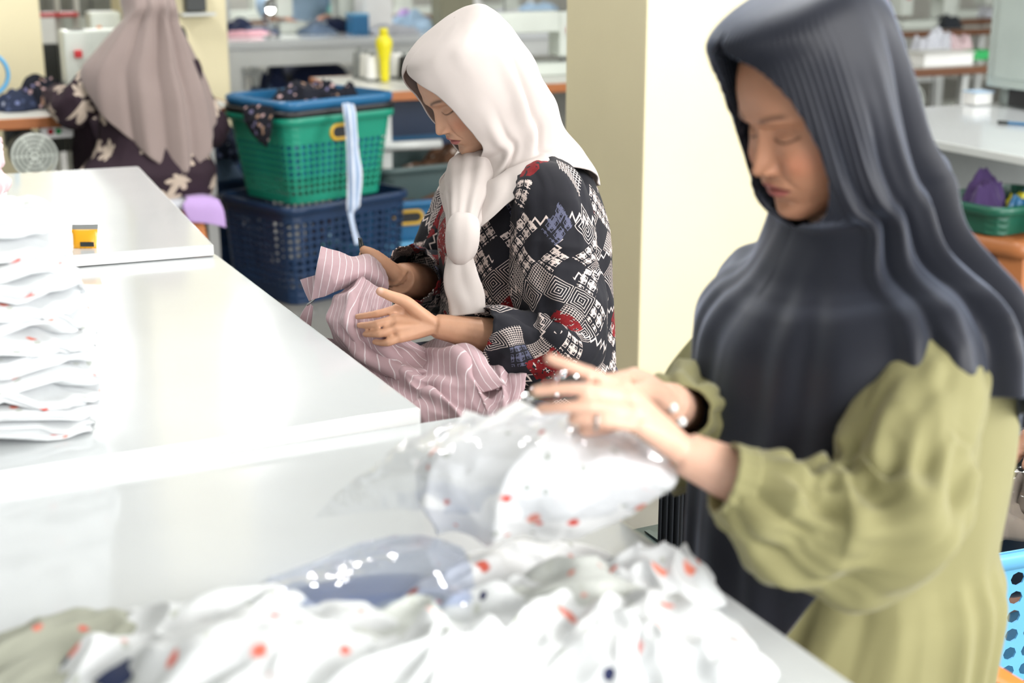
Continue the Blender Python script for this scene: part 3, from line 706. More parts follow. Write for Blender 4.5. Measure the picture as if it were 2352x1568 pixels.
P = shell([[1.275, Y1, 1.02, .06, .055, .075, .075], [1.275, Y1, 1.005, .09, .09, .13, .13], [1.27, Y1, .975, .115, .115, .180, .180], [1.27, Y1, .92, .145, .135, .195, .195],
           [1.27, Y1, .85, .165, .148, .195, .195], [1.275, Y1, .74, .165, .150, .19, .19], [1.275, Y1, .62, .175, .155, .195, .195], [1.27, Y1, .53, .20, .165, .20, .20], [1.27, Y1, .47, .20, .165, .20, .20]], PSI, 90, 130, f_blouse)
v, f, uv = loft(P); bl = mk('blouse', v, f, M['ikat'], w1, uv=uv)
cuL = U(1102, 762, 2.62)
def f_sl(th, t): return .010*np.sin(t*26+2.2*np.sin(th+.6))*sstep(.35, .55, t)*sstep(1.0, .8, t)*.55+.006*noise(n3(np.cos(th)*2, np.sin(th)*2, t*7), 3)+.004*ridged(n3(np.cos(th)*3, np.sin(th)*3, t*9), 6)
e2 = elL+A3([.02, -.012, -.012])
P = sleeve([shL+A3([-.005, .05, .015]), shL+A3([.0, .0, .005]), shL*.55+e2*.45, e2+A3([.01, 0, .015]), e2*.55+cuL*.45+A3([0, 0, -.012]), cuL*.85+e2*.15, cuL], [.060, .072, .080, .080, .072, .058, .048], 72, 110, f_sl)
v, f, uv = loft(P, caps=False); o = mk('sleeve', v, f, M['ikat'], bl, uv=uv); mod_solid(o, .002)
cuR = U(945, 632, 2.91)
P = sleeve([shR+A3([-.005, -.05, .015]), shR, shR*.5+elR*.5, elR+A3([.02, 0, .0]), elR*.5+cuR*.5, cuR], [.065, .075, .078, .075, .064, .056], 56, 80, f_sl)
v, f, uv = loft(P, caps=False); o = mk('sleeve', v, f, M['ikat'], bl, uv=uv); mod_solid(o, .002)
# skirt over her lap
P = sleeve([(1.42, Y1, .50), (1.25, Y1, .52), (1.05, Y1, .535), (.90, Y1, .52), (.87, Y1, .40), (.88, Y1, .20), (.89, Y1, .07)], [(.19, .10), (.21, .11), (.215, .105), (.21, .09), (.21, .09), (.22, .10), (.23, .11)], 60, 70, lambda th, t: .006*noise(n3(np.cos(th)*3, np.sin(th)*3, t*8), 12))
v, f, uv = loft(P); mk('skirt', v, f, M['navyc'], w1, uv=uv)

# ============ the woman in the black headscarf (seated in front, packing) ============
w2 = thing('person', 'seated woman in a long black headscarf and olive dress packing a garment into plastic', 'person', (1.22, 1.40, 0))
Y2 = 1.40
hc2 = A3([1.094, Y2, 1.250]); tilt2 = math.radians(21)
SK2 = (220, 178, 156)  # hand skin paler than the face, blown-out light put into the colour
wl2 = U(1572, 1040, 1.56)
L2 = [[U(1430, 888, 1.515), U(1352, 858, 1.50), U(1303, 838, 1.495), U(1262, 823, 1.495)],
      [U(1440, 912, 1.505), U(1345, 894, 1.485), U(1285, 893, 1.485), U(1230, 897, 1.49)],
      [U(1452, 945, 1.500), U(1355, 934, 1.48), U(1295, 934, 1.48), U(1242, 938, 1.49)],
      [U(1470, 978, 1.500), U(1390, 968, 1.485), U(1350, 966, 1.485), U(1315, 964, 1.49)]]
th2 = [U(1520, 985, 1.56), U(1450, 960, 1.58), U(1390, 975, 1.58), U(1345, 985, 1.57)]
wr2 = U(1535, 925, 1.70)
R2 = [[U(1440, 868, 1.66), U(1375, 895, 1.60), U(1335, 935, 1.57), U(1318, 960, 1.56)],
      [U(1455, 862, 1.68), U(1385, 880, 1.63), U(1340, 920, 1.60), U(1325, 950, 1.59)],
      [U(1470, 866, 1.70), U(1400, 880, 1.67), U(1355, 915, 1.64), U(1340, 940, 1.63)],
      [U(1485, 872, 1.72), U(1430, 885, 1.70), U(1395, 910, 1.68), U(1380, 930, 1.67)]]
tr2 = [U(1500, 900, 1.66), U(1455, 905, 1.60), U(1410, 920, 1.57), U(1375, 940, 1.555)]
elL2 = U(1985, 1225, 1.57); shL2 = A3([1.135, 1.235, .955]); shR2 = A3([1.17, 1.555, .95]); elR2 = A3([1.065, 1.60, .79])
parts = [limb([(1.19, Y2, .47), (1.19, Y2, .60), (1.19, Y2, .80), (1.185, Y2, .93), (1.185, Y2, .98)], [(.15, .12), (.135, .11), (.14, .10), (.14, .08), (.07, .05)], 20, 24),
         limb([(1.21, Y2, .97), (1.18, Y2, 1.06), (1.125, Y2, 1.16), (1.105, Y2, 1.22)], [.058, .052, .055, .06], 16, 14),
         limb([shL2+A3([0, .06, 0]), shL2, (shL2+elL2)/2, elL2], [.05, .055, .048, .04]), limb([elL2, elL2*.6+wl2*.4, wl2*.82+elL2*.18, wl2], [.041, .040, .0285, .024]),
         limb([shR2-A3([0, .06, 0]), shR2, (shR2+elR2)/2, elR2], [.05, .055, .048, .04]), limb([elR2, elR2*.6+wr2*.4, wr2*.82+elR2*.18, wr2], [.041, .040, .029, .0245])]
for sy in (-1, 1):
    parts += [limb([(1.20, Y2+sy*.09, .52), (1.10, Y2+sy*.11, .53), (.92, Y2+sy*.12, .52)], [.09, .08, .058]),
              limb([(.92, Y2+sy*.12, .52), (.94, Y2+sy*.12, .3), (.97, Y2+sy*.12, .09)], [.058, .052, .036]),
              limb([(.99, Y2+sy*.12, .05), (.91, Y2+sy*.12, .04), (.82, Y2+sy*.12, .03)], [.042, .036, .026])]
parts += hand(wl2, L2, .0235, .95, .84)+finger([wl2]+th2, .016, .009)+hand(wr2, R2, .0235, .95)+finger([wr2]+tr2, .016, .009)
bd2 = body('body', parts, [head(hc2, PSI, tilt2, 0, (186, 136, 108), 1.07, lips=(168, 98, 92), brow=(92, 66, 54), nose=1.05, cheek=1.0)], SK2, M['skin2'], w2, .003, 3)
rc = (L2[3][1]+L2[3][2])/2; ax_ = (L2[3][2]-L2[3][1]); ax_ /= np.linalg.norm(ax_); n1 = np.cross(ax_, A3([0, 0, 1.0])); n1 /= np.linalg.norm(n1); n2 = np.cross(ax_, n1)
a = np.linspace(0, 2*math.pi, 20); v, f, uv = loft(tubeP([rc+.0098*(n1*math.cos(q)+n2*math.sin(q)) for q in a], .0016, 8), caps=False); mk('ring', v, f, M['steel'], w2)

rows2 = [hrow(hc2, tilt2, PSI, -.03, .146, .0004, .0004, .0004, 0), hrow(hc2, tilt2, PSI, -.028, .144, .05, .045, .040, 0),
         hrow(hc2, tilt2, PSI, -.012, .136, .098, .072, .066, 0), hrow(hc2, tilt2, PSI, 0, .119, .116, .092, .081, 7),
         hrow(hc2, tilt2, PSI, 0, .090, .116, .104, .089, 29), hrow(hc2, tilt2, PSI, 0, .054, .115, .110, .094, 42),
         hrow(hc2, tilt2, PSI, 0, .012, .114, .112, .097, 49), hrow(hc2, tilt2, PSI, 0, -.03, .112, .112, .098, 52),
         hrow(hc2, tilt2, PSI, 0, -.070, .109, .113, .100, 50), hrow(hc2, tilt2, PSI, -.002, -.105, .102, .116, .105, 36),
         hrow(hc2, tilt2, PSI, -.006, -.130, .088, .119, .114, 0),
         [1.153, Y2, 1.088, .34, .122, .112, .134, .120, 0], [1.161, Y2, 1.050, .20, .146, .127, .172, .142, 0], [1.168, Y2, 1.012, .08, .175, .143, .212, .175, 0],
         [1.172, Y2, .96, .02, .202, .152, .242, .205, 0], [1.180, Y2, .88, 0, .222, .162, .250, .185, 0], [1.185, Y2, .78, 0, .236, .172, .245, .155, 0],
         [1.19, Y2, .69, 0, .246, .18, .24, .14, 0], [1.19, Y2, .58, 0, .24, .18, .24, .14, 0]]
def hem2(th):                                                    # th > 0 is the near side
    a = np.abs(th); return curve([0, .45, .8, 1.2, 1.7, 2.1, 2.4, 2.75, 3.15], [.60, .55, .46, .38, .38, .52, .80, 1.0, 1.0], a)
def lift2(th, t): return .030*sstep(.62, .74, t)*sstep(.9, .76, t)
def folds2(th, t):
    b = sstep(.55, .75, t); d = 0
    for c0, sl, w, a_, t0 in [(-2.10, .25, .06, .012, .40), (-1.96, .25, .05, -.012, .42), (-1.80, .15, .06, .012, .42), (-1.62, .05, .05, -.014, .40), (-1.44, -.1, .07, .013, .34), (-1.20, -.25, .07, -.015, .30), (-1.00, -.35, .10, .014, .28), (-.72, -.3, .08, -.010, .36), (-.45, -.1, .14, .006, .4), (.5, 0, .12, .009, .4), (1.3, 0, .1, .010, .4), (1.9, 0, .1, .008, .4)]:
        d = d+a_*gauss(th, c0+sl*(t-.6), w)*sstep(t0-.16, t0+.30, t)*(1.1-.45*sstep(.74, .9, t))
    d = d+.004*b*np.sin(th*13+1.5)*sstep(3.1, 2.3, np.abs(th))+.002*noise(np.stack([th*3, t*14, th*0], -1), 15)
    d = d+.0035*b*np.sin(th*20+.6*np.sin(th*7))*sstep(2.2, 2.6, np.abs(th))
    # crumpled shoulder
    d = d+.007*ridged(np.stack([th*4, t*13, th*0], -1), 19)*sstep(.70, .78, t)*sstep(.95, .84, t)*sstep(-.9, -1.2, th)*sstep(-2.2, -1.9, th)
    # stitched lines of the brim
    d = d+.0015*np.sin((math.pi-np.abs(th))*88)*sstep(.10, .2, t)*sstep(.58, .48, t)*sstep(1.65, 1.85, np.abs(th))
    return d
P = wrap_cloth(rows2, PSI, 200, 330, hem2, .70, lambda th, t: folds2(-th, t), lift=lift2, far_gap=.88)
scarf('headscarf', P, M['blackj'], w2, .003)
def f_dress(th, s):
    lo = sstep(.42, .6, s); return .004*noise(n3(np.cos(th)*3, np.sin(th)*3, s*4), 28)+lo*(.006*np.sin(th*17+3*np.sin(th*3)+4*noise(n3(np.cos(th)*2, np.sin(th)*2, s*2), 71))+.004*ridged(n3(np.cos(th)*7, np.sin(th)*7, s*1.2), 72))*(.5+.5*sstep(.45, .9, s))
P = shell([[1.19, Y2, 1.03, .06, .06, .08, .08], [1.19, Y2, 1.01, .09, .08, .13, .13], [1.19, Y2, .97, .13, .12, .18, .18], [1.195, Y2, .90, .17, .16, .19, .19], [1.195, Y2, .80, .18, .175, .185, .185],
           [1.195, Y2, .69, .175, .165, .18, .18], [1.195, Y2, .655, .18, .165, .185, .185], [1.185, Y2, .615, .20, .178, .205, .205], [1.18, Y2, .52, .235, .160, .21, .21], [1.18, Y2, .40, .245, .155, .21, .21], [1.17, Y2, .20, .24, .16, .22, .22], [1.17, Y2, .05, .24, .17, .23, .23]], PSI, 110, 200, f_dress)
v, f, uv = loft(P); dr = mk('dress', v, f, M['olivec'], w2, uv=uv)
# seam frill under the waist
cuL2 = U(1690, 1108, 1.54)
def f_sl2(th, t):
    k = sstep(.42, .6, t)*sstep(1.02, .93, t)
    return k*(.008*np.sin(t*40+3.0*np.sin(th+.4)+2*noise(n3(np.cos(th), np.sin(th), t*3), 61)))+(.009*ridged(n3(np.cos(th)*2.2, np.sin(th)*2.2, t*6), 33)*sstep(.2, .5, t)+.004*noise(n3(np.cos(th)*4, np.sin(th)*4, t*12), 36))*sstep(1.02, .9, t)+.006*np.sin(th*9+1)*gauss(t, .90, .06)
e3 = elL2+A3([.010, -.006, .006])
P = sleeve([shL2+A3([-.005, .05, .015]), shL2+A3([0, -.004, .005]), shL2*.5+e3*.5+A3([0, -.01, 0]), e3+A3([.006, -.004, .004]), e3*.62+cuL2*.38+A3([0, 0, -.020]), e3*.25+cuL2*.75+A3([0, 0, -.016]), cuL2], [.055, .066, .072, .070, .064, .056, .038], 90, 150, f_sl2)
v, f, uv = loft(P, caps=False); o = mk('sleeve', v, f, M['olivec'], dr, uv=uv); mod_solid(o, .0025)
d_ = cuL2-e3; d_ = d_/np.linalg.norm(d_)
P = sleeve([cuL2-d_*.012, cuL2, cuL2+d_*.014], [.040, .038, .038], 60, 10, lambda th, t: .0015*np.sin(th*16)+t*0)
v, f, uv = loft(P, caps=False); o = mk('cuff', v, f, M['olivec'], dr, uv=uv); mod_solid(o, .004)
cuR2 = U(1575, 945, 1.72)
P = sleeve([shR2+A3([-.005, -.05, .015]), shR2, shR2*.5+elR2*.5, elR2+A3([.0, 0, -.012]), elR2*.5+cuR2*.5+A3([0, 0, -.015]), cuR2*.85+elR2*.15, cuR2], [.055, .066, .072, .074, .066, .048, .029], 70, 100, f_sl2)
v, f, uv = loft(P, caps=False); o = mk('sleeve', v, f, M['olivec'], dr, uv=uv); mod_solid(o, .0025)
for q in (U(1566, 968, 1.672), U(1546, 936, 1.68)):
    v, f = ball(q, (.006, .006, .006), 8); mk('cuff_button', v, f, M['white'], dr)

# ============ the woman in the taupe headscarf (seen from behind at the sewing table) ============
def back_woman(w3x, w3y, label, m_scarf, m_dress):
    w3 = thing('person', label, 'person', (w3x, w3y, 0))
    P3 = math.pi/2
    hc3 = A3([w3x+.02, w3y+.05, 1.245]); sl3, sr3 = A3([w3x-.17, w3y+.02, .93]), A3([w3x+.15, w3y+.02, .86])
    el3l, wr3l = A3([w3x-.275, w3y+.07, .80]), A3([w3x-.30, w3y+.34, .82]); el3r, wr3r = A3([w3x+.235, w3y+.03, .70]), A3([w3x+.20, w3y+.30, .82])
    parts = [limb([(w3x, w3y, .47), (w3x, w3y, .65), (w3x, w3y, .85), (w3x, w3y+.02, .98)], [(.12, .16), (.11, .15), (.10, .16), (.06, .07)], 20, 24),
             limb([(w3x, w3y+.02, .95), (w3x+.01, w3y+.03, 1.08), (w3x+.02, w3y+.04, 1.2)], [.06, .052, .06])]
    for s_, e_, w_ in ((sl3, el3l, wr3l), (sr3, el3r, wr3r)):
        parts += [limb([s_*.75+A3([w3x, w3y, .97])*.25, s_, (s_+e_)/2, e_], [.05, .054, .046, .04]), limb([e_, (e_+w_)/2, w_], [.04, .035, .025])]
        fw = A3([.0, 1.0, -.12]); sd = A3([1.0, 0, 0]); fg = []
        for k in range(4): b0 = w_+fw*.08+sd*(.018*(k-1.5)); fg.append([b0, b0+fw*.04, b0+fw*.065-A3([0, 0, .01]), b0+fw*.08-A3([0, 0, .022])])
        parts += hand(w_, fg)+finger([w_, w_+fw*.04+sd*.03*np.sign(w3x-w_[0]), w_+fw*.08+sd*.04*np.sign(w3x-w_[0])], .015, .009)
    for sx in (-1, 1):
        parts += [limb([(w3x+sx*.09, w3y, .52), (w3x+sx*.11, w3y+.2, .53), (w3x+sx*.12, w3y+.42, .50)], [.09, .08, .058]),
                  limb([(w3x+sx*.12, w3y+.42, .50), (w3x+sx*.12, w3y+.40, .28), (w3x+sx*.12, w3y+.38, .09)], [.058, .05, .036]), limb([(w3x+sx*.12, w3y+.36, .05), (w3x+sx*.12, w3y+.52, .03)], [.04, .028])]
    body('body', parts, [head(hc3, P3, math.radians(20), 0, (190, 142, 116))], (196, 148, 120), M['skin1'], w3, .006, 2)
    t3 = math.radians(20)
    rows3 = [hrow(hc3, t3, P3, -.03, .150, .006, .006, .006, 0), hrow(hc3, t3, P3, -.028, .146, .05, .055, .045, 0), hrow(hc3, t3, P3, -.01, .13, .088, .09, .078, 2),
             hrow(hc3, t3, P3, 0, .09, .105, .12, .095, 22), hrow(hc3, t3, P3, 0, .03, .11, .130, .100, 42), hrow(hc3, t3, P3, 0, -.05, .106, .135, .097, 40), hrow(hc3, t3, P3, -.006, -.12, .09, .15, .10, 6),
             [w3x+.01, w3y+.03, 1.09, .25, .11, .165, .125, .120, 0], [w3x+.0, w3y+.02, 1.02, .12, .13, .165, .185, .165, 0], [w3x-.01, w3y+.01, .95, .0, .16, .165, .235, .205, 0],
             [w3x-.005, w3y, .86, 0, .18, .170, .250, .232, 0], [w3x, w3y, .75, 0, .18, .175, .24, .245, 0], [w3x+.005, w3y, .64, 0, .18, .18, .22, .24, 0], [w3x+.01, w3y, .54, 0, .18, .185, .21, .22, 0]]
    def hem3(th):   # + th = her right? (L0 of heading +y is -x): th>0 is image left
        return curve([-3.2, -2.2, -1.6, -1.0, -.5, -.1, .25, .7, 1.15, 1.6, 2.2, 3.2], [.55, .55, .56, .70, .90, .92, .80, .60, .40, .24, .3, .4], th)
    def folds3(th, t):
        b = sstep(.45, .7, t); d = 0
        for c0, sl, w, a_ in [(-.75, 0, .10, .014), (-.50, .05, .07, -.014), (-.28, .1, .09, .016), (-.05, .1, .07, -.013), (.18, .2, .10, .012), (.42, .25, .07, -.009), (.8, .3, .16, .010), (-1.1, -.1, .1, -.010)]:
            d = d+a_*gauss(th, c0+sl*(t-.6), w)*sstep(.30, .55, t)*(1+.3*b)
        return d
    P = wrap_cloth(rows3, P3, 110, 180, hem3, .62, folds3); scarf('headscarf', P, m_scarf, w3, .003)
    def f_d3(th, s): return .005*ridged(n3(np.cos(th)*2, np.sin(th)*2, s*5), 44)
    P = shell([[w3x, w3y+.02, 1.02, .07, .07, .09, .09], [w3x, w3y+.02, .985, .10, .11, .18, .18], [w3x, w3y+.01, .92, .14, .14, .20, .20], [w3x, w3y, .78, .15, .15, .19, .19], [w3x-.01, w3y, .66, .16, .165, .20, .20],
               [w3x-.02, w3y, .57, .20, .20, .26, .245], [w3x-.03, w3y+.02, .49, .24, .20, .28, .25], [w3x-.03, w3y+.06, .455, .26, .22, .28, .25]], P3, 70, 110, f_d3)
    v, f, uv = loft(P); d3 = mk('dress', v, f, m_dress, w3, uv=uv)
    P = sleeve([(w3x-.20, w3y+.22, .50), (w3x-.02, w3y+.36, .51), (w3x-.02, w3y+.46, .42), (w3x-.02, w3y+.44, .2), (w3x-.02, w3y+.42, .08)], [(.10, .25), (.10, .24), (.10, .24), (.11, .25), (.12, .27)], 50, 40, lambda th, t: .004*noise(n3(np.cos(th)*3, np.sin(th)*3, t*8), 13))
    v, f, uv = loft(P); mk('skirt', v, f, m_dress, d3, uv=uv)
    for s_, e_, w_ in ((sl3, el3l, wr3l), (sr3, el3r, wr3r)):
        P = sleeve([s_*.78+A3([w3x, w3y, .98])*.22, s_, (s_+e_)/2, e_, e_*.5+w_*.5, w_*.9+e_*.1], [.06, .066, .07, .068, .06, .05], 44, 50, lambda th, t: .006*ridged(n3(np.cos(th)*2, np.sin(th)*2, t*7), 51))
        v, f, uv = loft(P, caps=False); o = mk('sleeve', v, f, m_dress, d3, uv=uv); mod_solid(o, .0025)

    return w3
w3 = back_woman(V(340, 200, 5.58)[0], 5.55, 'woman in a taupe headscarf and leaf print dress sewing with her back turned', M['taupe'], M['leaf'])
# ------------------------------------------------------------------ cloth helpers
def net(rows): return A3([[U(*q) for q in r] for r in rows])
def wrinkle(P, amp, sc, seed, rid=.6, dirn=None):
    n = gnormals(P); w = .25/sc*np.stack([noise(P*sc*.6, seed+21), noise(P*sc*.6+7, seed+22), noise(P*sc*.6+13, seed+23)], -1)
    d = amp*((1-rid)*fbm(P*sc, seed)+rid*.5*ridged((P+w)*sc*.8+3.1, seed+5)+.22*ridged((P+w)*sc*1.9*A3([1, .55, 1]), seed+9, 1)); return P+n*d[..., None]
def pillow(top, thick, mat, name, parent=None, k=None):
    """closed soft slab: a top sheet and its underside, pinched at the edges"""
    nu, nv = top.shape[:2]; n = gnormals(top); 
    if n[..., 2].mean() < 0: n = -n
    a = np.linspace(-1, 1, nu)[:, None]; b = np.linspace(-1, 1, nv)[None]
    w = ((1-np.abs(a)**6)*(1-np.abs(b)**6)); w = np.clip(w, 0, 1)**.5
    bot = top-n*(thick*w)[..., None]; v1, f1, u1 = loft(top, wrap=False); v2, f2, u2 = loft(bot, wrap=False)
    v, f = join([(v1, f1), (v2, [q[::-1] for q in f2])]); return mk(name, v, f, mat, parent, uv=list(u1)+[x for i in range(0, len(u2), 4) for x in list(u2[i:i+4])[::-1]])
def crumple(name, c, a, b, h, rot, mat, seed, parent=None, n=70, sharp=1.0, flat=0.0):
    """a loosely thrown garment: irregular mound with folds, closed underneath"""
    r = np.linspace(0.02, 1, n//2); th = np.linspace(0, 2*math.pi, n+20, endpoint=False); R, T = np.meshgrid(r, th, indexing='ij')
    ox, oy = np.cos(T), np.sin(T)
    edge = 1+.22*noise(np.stack([ox*1.6, oy*1.6, 0*ox+seed], -1), seed)+.12*noise(np.stack([ox*4, oy*4, 0*ox], -1), seed+2)
    X, Y = R*ox*a*edge, R*oy*b*edge
    q = np.stack([X/a*1.7+seed, Y/b*1.7, 0*X], -1); w = np.stack([fbm(q*.9, seed+7, 2), fbm(q*.9+5, seed+8, 2), 0*X], -1)
    rd = ridged(q*.75+w*.55, seed, 1); z = h*(np.clip(1-R**2.2, 0, 1)**.8*(.62+flat)+sharp*.20*rd*sstep(1.0, .55, R)+.07*sharp*ridged(q*1.7+w*.5, seed+11, 1)*sstep(1.0, .7, R))
    z = np.maximum(z, .012*h+.0*R)
    z[-1] = 0.0
    P = np.stack([X, Y, z], -1); P = rotz(P.reshape(-1, 3), rot).reshape(P.shape)+A3(c, dtype=float)
    v, f, uv = loft(P, wrap=True, caps=True); uv = (P[..., :2].reshape(-1, 2))
    uv = np.vstack([uv, uv[:1], uv[-1:]]); return mk(name, v, f, mat, parent, uv=uv)
def folded(name, c, sx, sy, h, rot, mat, seed, parent=None, lobes=3, sag=0.0):
    """one folded garment: soft slab whose edge shows its layers"""
    n = 96; th = np.linspace(0, 2*math.pi, n, endpoint=False); e = 2/6.0
    ox, oy = np.sign(np.cos(th))*np.abs(np.cos(th))**e, np.sign(np.sin(th))*np.abs(np.sin(th))**e
    prof = []; m = 16
    for k in range(m+1):
        t = k/m; ins = .012*(1-math.sin(math.pi*t)**.5)+.011*(1-abs(math.sin(lobes*math.pi*t))**.6); prof.append((t*h, ins))
    rings = []
    for z, ins in prof:
        x = ox*(sx/2-ins)+.012*noise(n3(ox*3, oy*3, z*60+seed), seed); y = oy*(sy/2-ins)+.006*noise(n3(ox*3, oy*3, z*60+seed+9), seed+1)
        hn = min(h, .034); zz = z+.42*hn*noise(n3(ox*2.2, oy*2.2, seed), seed+4)+.25*hn*noise(n3(ox*7, oy*7, seed+z*10), seed+5); rings.append(np.stack([x, y, zz], -1))
    for s in (.8, .5, .2):
        r = rings[m].copy(); r[:, :2] *= s; r[:, 2] = h+.10*hn*noise(n3(r[:, 0]*14, r[:, 1]*14, seed), seed+6)+.004; rings.append(r)
    P = A3(rings); P[..., 2] = np.maximum(P[..., 2], 0.0) if sag == 0 else P[..., 2]
    P = rotz(P.reshape(-1, 3), rot).reshape(P.shape)+A3(c, dtype=float); v, f, uv = loft(P); return mk(name, v, f, mat, parent, uv=uv)
def rrect(n, w, d, r):
    """n points along a rounded rectangle"""
    seg = [(w-2*r), math.pi*r/2, (d-2*r), math.pi*r/2]*2; tot = sum(seg); out = []
    for k in range(n):
        s = (k+.0)/n*tot; i = 0
        while s > seg[i]: s -= seg[i]; i += 1
        if i == 0: p = (-w/2+r+s, -d/2)
        elif i == 1: a = s/r; p = (w/2-r+r*math.sin(a), -d/2+r-r*math.cos(a))
        elif i == 2: p = (w/2, -d/2+r+s)
        elif i == 3: a = s/r; p = (w/2-r+r*math.cos(a), d/2-r+r*math.sin(a))
        elif i == 4: p = (w/2-r-s, d/2)
        elif i == 5: a = s/r; p = (-w/2+r-r*math.sin(a), d/2-r+r*math.cos(a))
        elif i == 6: p = (-w/2, d/2-r-s)
        else: a = s/r; p = (-w/2+r-r*math.cos(a), -d/2+r-r*math.sin(a))
        out.append(p)
    return A3(out)
def holed_wall(fn, nu, nv, is_hole, rad, sq=False, wrap=True):
    """wall over (u, v) cells; hole cells carry a real round or square opening"""
    Vs, Fs, idx = [], [], {}
    def vid(u, v):
        k = (round((u % nu) if wrap else u, 4), round(v, 4))
        if k not in idx: idx[k] = len(Vs); Vs.append(fn(k[0]/nu, k[1]/nv))
        return idx[k]
    for i in range(nu):
        for j in range(nv):
            per = [(i, j), (i+.5, j), (i+1, j), (i+1, j+.5), (i+1, j+1), (i+.5, j+1), (i, j+1), (i, j+.5)]
            if not is_hole(i, j): Fs.append([vid(*p) for p in per]); continue
            inn = []
            for p in per:
                dx, dy = p[0]-i-.5, p[1]-j-.5
                if sq: q = (i+.5+dx*2*rad, j+.5+dy*2*rad)
                else: l = math.hypot(dx, dy); q = (i+.5+dx/l*rad, j+.5+dy/l*rad)
                inn.append(q)
            for k in range(8): Fs.append([vid(*per[k]), vid(*per[(k+1) % 8]), vid(*inn[(k+1) % 8]), vid(*inn[k])])
    return A3(Vs), Fs
def basket(label, c, w, d, h, mat, group, nu=40, nv=12, rad=.33, sq=False, taper=.86, rimmat=None, rot=0.0, rows=(2, 99), handles=None, r=.06, skip=2, floor_mat=None, frot=0):
    t = thing('laundry_basket', label, 'basket', c, group, rot)
    n = 400; base = rrect(n, w, d, r)
    def fn(u, v):
        k = u*n; i = int(k) % n; f = k-int(k); p = base[i]*(1-f)+base[(i+1) % n]*f; s = taper+(1-taper)*v; return (p[0]*s, p[1]*s, .004+v*h)
    per = 2*(w+d)
    v, f = holed_wall(fn, nu, nv, lambda i, j: rows[0] <= j < min(nv-skip, rows[1]), rad, sq); o = mk('wall', v, f, mat, t, smooth=False, local=True); mod_solid(o, .003)
    b = base[::8]*taper; vb = np.c_[b, np.full(len(b), .004)]; bo = mk('base', vb, [list(range(len(vb)))], floor_mat or mat, t, smooth=False, local=True); mod_solid(bo, .003)
    rp = rrect(80, w+.016, d+.016, r+.008); prof = [(-.004, -.03), (.004, -.028), (.006, -.006), (.002, .004), (-.006, .002), (-.010, -.01)]
    P = np.stack([np.c_[rp*(1+A3([p[0]/(w/2), p[0]/(d/2)])), np.full(80, h+p[1])] for p in prof]+[np.c_[rp*(1+A3([-.004/(w/2), -.004/(d/2)])), np.full(80, h-.03)]]); vv, ff, _ = loft(P, caps=False); mk('rim', vv, ff, rimmat or mat, t, local=True)
    if handles:
        hm, hw, hz = handles
        for sgn in (-1, 1):
            s = taper+(1-taper)*hz/h; q = rrect(40, hw, .055, .027); path = [(p[0], sgn*(d/2*s+.002), hz+p[1]) for p in q]; path.append(path[0]); path.append(path[1])
            vv, ff, _ = loft(tubeP(path, .008, 8), caps=False); mk('handle', vv, ff, hm, t, local=True)
            q = rrect(40, hw-.01, .045, .022); vv = A3([(p[0], sgn*(d/2*s+.004), hz+p[1]) for p in q]); hp = mk('grip_shadow', vv, [list(range(40))], M['black'], t, smooth=False, local=True); mod_solid(hp, .002)  # black plate paints the shadow inside the grip opening
    return t
def stool(label, c, mat, s=.29, h=.44, rot=0.0, group='plastic stools'):
    """moulded plastic stool: perforated ribbed seat, skirt and four splayed legs with arches"""
    t = thing('plastic_stool', label, 'stool', c, group, rot); n = 48
    P = np.stack([np.c_[rrect(n, s*k, s*k, .05*k), np.full(n, z)] for k, z in ((.2, h-.004), (.6, h-.002), (.94, h), (1.0, h-.006), (1.02, h-.03), (1.03, h-.055), (1.0, h-.055))]); v, f, _ = loft(P, caps=True); mk('seat', v, f, mat, t, local=True)
    for k in range(7):
        q = -.36*s+k*.12*s; box('rib', (q, 0, h+.0015), (.012, s*.78, .003), mat, t, local=True)
    for a in (-1, 1):
        for b in (-1, 1):
            p0, p1 = A3([a*s*.44, b*s*.44, h-.02]), A3([a*s*.60, b*s*.60, 0]); vv = []
            P = []
            for u in np.linspace(0, 1, 8):
                cc = p0*(1-u)+p1*u; wd = .075*(1-u)**1.6+.034; q = A3([[0, 0], [-a*wd, 0], [-a*wd, -b*.012], [-a*.012, -b*.012], [-a*.012, -b*wd], [0, -b*wd]]); P.append(np.c_[q+cc[:2], np.full(6, cc[2])])
            P = A3(P); 
            if a*b > 0: P = P[:, ::-1]
            v, f, _ = loft(P); mk('leg', v, f, mat, t, smooth=False, local=True)
    return t

def creases(P, lines):
    """soft folds along straight lines across the sheet: (u0, v0, angle, width, height)"""
    nu, nv = P.shape[:2]; u, v = np.meshgrid(np.linspace(0, 1, nu), np.linspace(0, 1, nv), indexing='ij'); n = gnormals(P); n = n*np.where((n@_F).mean() > 0, -1.0, 1.0); d = 0
    for u0, v0, a, w, h, ln in lines:
        s = (v-v0)*math.cos(a)-(u-u0)*math.sin(a); r = (v-v0)*math.sin(a)+(u-u0)*math.cos(a); d = d+h*np.exp(-np.abs(s/w)**1.3)*np.exp(-(r/ln)**2)-.5*h*np.exp(-((s-1.9*w)/(w*.9))**2)*np.exp(-(r/ln)**2)
    return P+n*d[..., None]
